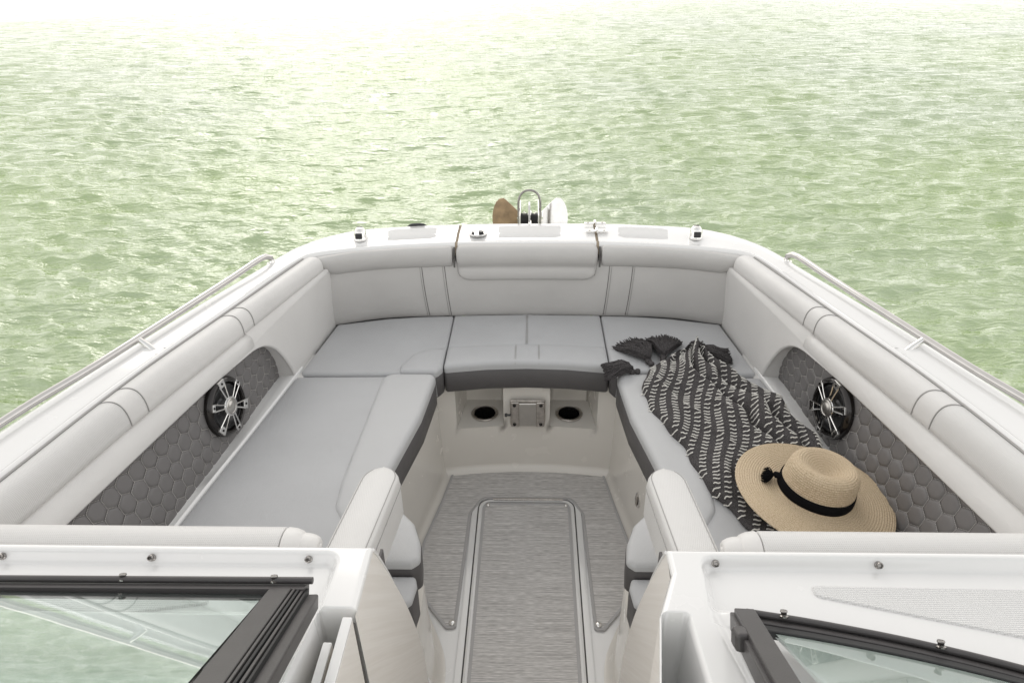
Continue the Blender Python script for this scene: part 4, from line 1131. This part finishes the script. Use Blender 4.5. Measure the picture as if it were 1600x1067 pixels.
# ------------------------------------------------------------------ anchor
anc = bpy.data.objects.new('anchor', None); sc.collection.objects.link(anc); anc.location = (.008, 2.80, .70)
tag(anc, 'polished plough anchor with two spread flukes hanging on the bow roller', 'anchor')
def A(o): o.location = o.location-anc.location; return o
for s, mt in ((-1, 'brown_reflect'), (1, 'chrome')):
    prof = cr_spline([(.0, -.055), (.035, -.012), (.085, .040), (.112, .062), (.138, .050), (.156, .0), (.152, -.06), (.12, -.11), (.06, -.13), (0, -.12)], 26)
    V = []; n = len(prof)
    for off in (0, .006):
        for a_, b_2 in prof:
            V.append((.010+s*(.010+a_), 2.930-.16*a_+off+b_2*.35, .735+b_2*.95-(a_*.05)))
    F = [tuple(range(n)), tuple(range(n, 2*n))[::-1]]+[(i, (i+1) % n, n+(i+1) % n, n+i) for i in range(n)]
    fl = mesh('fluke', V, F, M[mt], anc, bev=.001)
    if s < 0: fl['label'] = 'fluke with a brown reflection painted on'
A_sh = tube('shank', [(.010, 2.62, .735), (.010, 2.76, .755), (.010, 2.90, .735), (.010, 2.96, .66)], .011, M['chrome'], anc, 8, n=14)
for s in (-1, 1): bar('fluke_brace', (.010+s*.02, 2.90, .73), (.010+s*.085, 2.925, .66), .02, .006, (0, -1, .3), M['chrome'], anc, .001)
for ch in anc.children: ch.matrix_parent_inverse = Matrix.Translation(-anc.location)

# ------------------------------------------------------------------ throw blanket
thr = bpy.data.objects.new('throw_blanket', None); sc.collection.objects.link(thr); thr.location = (.62, 1.62, .50)
tag(thr, 'charcoal throw blanket with cream dashes and big tassels, draped over the right seat', 'blanket')
IN = [(.565, 2.065), (.47, 2.01), (.395, 1.90), (.370, 1.80), (.415, 1.655), (.478, 1.42), (.525, 1.28), (.585, 1.17)]
OU = [(.592, 2.072), (.640, 1.985), (.700, 1.885), (.765, 1.82), (.795, 1.70), (.835, 1.52), (.862, 1.38), (.870, 1.22)]
NU, NVt = 170, 110
ci, co_ = cr_spline(IN, NU), cr_spline(OU, NU)
def fold(x, y, a, b):
    bv = float(np.interp(a, [0, .12, .35, .6, .85, 1], [.50, .50, .56, .66, .78, .82]))+.03*sin(a*17)+.015*sin(a*39+1)
    if b < bv:
        t = b/bv; f = .005+.026*t**2.6*(1-sstep(.90, 1.0, t))
        w_ = .010*(1-abs(sin(t*5.2+a*6.0+.6*sin(a*11))))**1.6+.007*(1-abs(sin(t*9+1.2-a*9+.8*sin(a*7+2))))**2
        f += w_*sstep(0, .25, t)
    else:
        t = (b-bv)/(1-bv); f = .042*sin(pi*min(1, t/.52))**.7*(1 if t < .52 else 0)+(.030*sin(pi*(t-.52)/.48)**.7 if t >= .52 else 0)
        f *= .75+.25*sin(a*13+1); f += .006*(1-abs(sin(t*7+a*15)))**1.5
    f += .006*sin(a*26+b*7)*sin(b*5+1)*(1-.5*a)
    f *= 1.4*sstep(.13, .23, math.hypot(x-.728, y-1.31))
    f += .005*noise.noise(Vector((x*12, y*12, 3)))+.003*noise.noise(Vector((x*30, y*30, 7)))
    return f
def cloth_pt(a, b):
    i = a*(NU-1); i0 = int(min(NU-2, i)); t = i-i0
    p = ci[i0]*(1-t)+ci[i0+1]*t; q = co_[i0]*(1-t)+co_[i0+1]*t
    wob = .006*sin(a*23)+.004*sin(a*51+2)
    x, y = lerp(p[0], q[0], b), lerp(p[1], q[1], b); x += wob*(1-b)*1.0+.008*sin(a*31+1)*b
    e = min(b, 1-b)*np.linalg.norm(q-p); ea = min(a, 1-a)*.95; e = min(e, ea)
    rr = .016; rd = 1 if e > rr else sqrt(max(0, 1-(1-e/rr)**2))
    seat = ZS+.0085 if x > .46 else ZS+.0105
    z = seat-.004+(.010+max(0, fold(x, y, a, b)))*rd+(.004 if rd > .2 else 0)
    z += .014*sstep(.25, 1, a)*0
    return np.array([x, y, z])
V = [cloth_pt(i/(NU-1), j/(NVt-1)) for i in range(NU) for j in range(NVt)]
clo = mesh('blanket_cloth', V, grid_faces(NU, NVt), M['throw'], thr, sharp=0)
# underside so that it has thickness
V2 = [(p[0], p[1], max(ZS+.0045, p[2]-.008)) for p in V]
under = mesh('blanket_under_layer', [(p[0]*.985+.0095, p[1]*.99+.016, p[2]-.003) for p in V2[::1]], grid_faces(NU, NVt), M['throw'], thr, sharp=0)
# cream dashes woven in columns
G = np.array(V).reshape(NU, NVt, 3)
from mathutils.kdtree import KDTree
def surf_lookup():
    kd = KDTree(NU*NVt)
    for i, p in enumerate(V): kd.insert(Vector((p[0], p[1], 0)), i)
    kd.balance(); return kd
kd = surf_lookup()
def surf(x, y):
    r = kd.find_n(Vector((x, y, 0)), 3)
    if r[0][2] > .010: return None
    w = [1/(q[2]+1e-4) for q in r]; z = sum(V[q[1]][2]*k for q, k in zip(r, w))/sum(w); return z
cd = np.array([-.26, -.966]); cq = np.array([.966, -.26])
items = []
for c in range(-26, 40):
    for r_ in range(-70, 90):
        jx = .0012*random.uniform(-1, 1); 
        p = np.array([.60, 1.62])+cq*(c*.0325+.004*sin(r_*.22+c))+cd*(r_*.0152+(.0076 if c % 2 else 0)+jx)
        # diagonal ripple of the columns caused by folds
        p = p+cq*.006*sin(p[1]*22+p[0]*8)
        pts = []
        ok = True
        ang = random.uniform(-.10, .10)-.06; dx = np.array([cos(ang), sin(ang)])
        for k in range(7):
            t = (k/6-.5)*.0178; q = p+dx*t+np.array([-dx[1], dx[0]])*.0015*sin(k/6*2*pi+.3)
            z = surf(q[0], q[1])
            if z is None: ok = False; break
            pts.append(np.array([q[0], q[1], z+.0013]))
        if not ok: continue
        items.append(tube(None, pts, .0020, None, None, 5))
st = joined('woven_dashes', items, M['yarn'], thr, sharp=0); tag(st, kind='stuff')
# tassels
def tassel(base, d, L, spread, parent, seed, zf=ZS+.004, n=74, hr=.0105):
    rg = random.Random(seed); base = Vector(base); d = Vector(d).normalized(); sdv = d.cross(Vector((0, 0, 1))).normalized()
    items = []
    # neck and knot
    m = frame_mtx(base, d, (0, 0, 1))
    knot = lathe('tassel_knot', [(0, -.012), (hr*.75, -.010), (hr*1.0, -.004), (hr*.95, .002), (hr*.65, .007), (hr*1.0, .011), (hr*1.2, .018), (hr*1.0, .024), (0, .026)], M['tassel'], parent, m, 14)
    for i in range(int(n*1.8)):
        a = rg.uniform(-1, 1); h = rg.random()
        L_ = L*rg.uniform(.86, 1.0); pts = []
        for k in range(7):
            t = k/6; r = base+d*(.016+L_*t)+sdv*(a*spread*(t**.75)*(1-.15*t))+Vector((0, 0, 0))
            z0 = base.z+(.012+.034*h)*(sin(pi*min(1, t*.8+.12)))
            floor = zf+.003+.030*h*(1-abs(a)**2*.8)
            z = lerp(z0, floor, t**1.4)
            r.z = max(zf, z)+.0018*sin(k*2.1+i); r.x += .0022*sin(k*1.7+i*2.3); r.y += .0022*cos(k*1.9+i*1.1)
            pts.append(np.array(r))
        items.append(tube(None, pts, rg.uniform(.0013, .0023), None, None, 4))
    o = joined('tassel', items, M['tassel'], parent, sharp=0); return o
zt_ = ZS+.012
tassel((.372, 1.942, zt_), (-1.0, -.06, 0), .100, .056, thr, 1, n=130)
tassel((.425, 1.985, zt_+.004), (-.40, 1.0, 0), .140, .078, thr, 2, n=190)
tassel((.470, 2.012, zt_+.004), (.18, 1.0, 0), .128, .078, thr, 3, n=190)
tassel((.555, 2.045, zt_), (.9, .75, 0), .075, .040, thr, 5, n=60)
tassel((.575, 2.035, zt_+.004), (1.0, .02, 0), .112, .052, thr, 4, n=150)
for o in thr.children: o.matrix_parent_inverse = Matrix.Translation(-thr.location)

# ------------------------------------------------------------------ straw hat
hat = bpy.data.objects.new('straw_hat', None); sc.collection.objects.link(hat)
tag(hat, 'wide-brimmed natural straw sun hat with black ribbon and tassel lying on the blanket', 'hat')
def hat_profile():
    pts = [(0.0, .078), (.012, .0785), (.028, .082), (.045, .0885), (.058, .0920), (.068, .0895), (.0755, .082), (.0790, .070), (.0815, .05), (.0835, .024), (.0855, .010), (.090, .0035), (.100, .0010), (.120, .0), (.145, -.0005), (.168, -.002), (.187, -.0045), (.192, -.006)]
    return cr_spline(pts, 440)
hp_ = hat_profile(); SEG = 150; V = []
sarc = np.concatenate([[0], np.cumsum(np.linalg.norm(np.diff(hp_, axis=0), axis=1))]); pitch = .0060
def hat_xyz(r, z, a):
    crown = 1-sstep(.082, .125, r)
    ex = lerp(1.0, 1.055, crown); ey = lerp(1.0, .95, crown)
    x, y = r*cos(a)*ex, r*sin(a)*ey
    # dent in the crown top and gentle brim wave
    if z > .06 and r < .080:
        q = (x-.006)/.05; w_ = (y)/.026; z -= .012*math.exp(-q*q-w_*w_)*sstep(.064, .079, z)
    z += .0055*sin(2*a+.6)*sstep(.10, .19, r)+.003*sin(3*a+1.1)*sstep(.10, .19, r)
    return np.array([x, y, z])
for i, (r, z) in enumerate(hp_):
    t = hp_[min(i+1, 439)]-hp_[max(i-1, 0)]; t /= np.linalg.norm(t)+1e-9; nx, nz_ = -t[1]*-1, 0
    nrm = np.array([-t[1], t[0]]); 
    if nrm[1] < 0 and abs(nrm[1]) > .3: nrm = -nrm
    if abs(nrm[1]) <= .3 and nrm[0] < 0: nrm = -nrm
    for k in range(SEG):
        a = 2*pi*k/SEG; ph = sarc[i]/pitch+(a/(2*pi)); dsp = .0017*abs(sin(pi*ph))**.7
        p = hat_xyz(max(0, r+nrm[0]*dsp), z+nrm[1]*dsp, a); V.append(p)
F = grid_faces(440, SEG, False, True)
body = mesh('hat_body', V, F, M['straw'], hat, sharp=0, fix=False)
# underside
hb = [(r, z-.0022) for r, z in hp_[::6]]
V = [hat_xyz(r, z, 2*pi*k/SEG) for r, z in hb for k in range(SEG)]
mesh('hat_lining', V, grid_faces(len(hb), SEG, False, True), M['straw'], hat, sharp=0)
tube('brim_edge', [hat_xyz(.192, -.0065, 2*pi*k/120) for k in range(120)], .0022, M['straw'], hat, 6, closed=True)
V = []
for (r, z) in ((.0850, .0335), (.0868, .0335), (.0878, .028), (.0885, .017), (.0895, .0075), (.0870, .0065)):
    for k in range(96):
        a = 2*pi*k/96; tw = .0006*sin(a*5+z*200); p = hat_xyz(r+tw, z, a); V.append((p[0], p[1], z+.0012*sin(a*2+.5)))
mesh('hat_band', V, grid_faces(6, 96, False, True), M['band'], hat, sharp=0)
ka = radians(176)
kp = Vector((.0955*cos(ka), .0955*sin(ka)+.004, .022))
lathe('band_knot', [(0, -.007), (.006, -.0065), (.0085, -.002), (.0085, .003), (.006, .008), (0, .009)], M['band'], hat, frame_mtx(kp, (-.2, .5, .9)), 14, ell=(2.1, .8))
items = []
rg = random.Random(9); tc_ = Vector((-.105, .010, .020)); td = Vector((-1, .16, -.15)).normalized(); ts = Vector((.16, 1, 0)).normalized()
for i in range(110):
    a = rg.uniform(-1, 1); h = rg.uniform(-1, 1); L = rg.uniform(.024, .033)*(1-.25*abs(a)); P = []
    for k in range(6):
        t = k/5; p = tc_+td*L*(t*.95+.12*sin(pi*t)) + ts*a*.021*min(1, t*1.7)**.6 + Vector((0, 0, (.011*h*sin(pi*min(1, t*1.1)*.75)-.006*t)))
        P.append(np.array(p))
    items.append(tube(None, P, .0010, None, None, 4))
joined('hat_tassel', items, M['band'], hat, sharp=0)
tube('tassel_cord', [kp, (kp+tc_)/2+Vector((0, 0, .002)), tc_], .0022, M['band'], hat, 6)
hat.location = (.728, 1.312, .556)
hat.rotation_euler = (radians(1.5), radians(7.5), radians(-8))
print('objects', len(sc.objects))
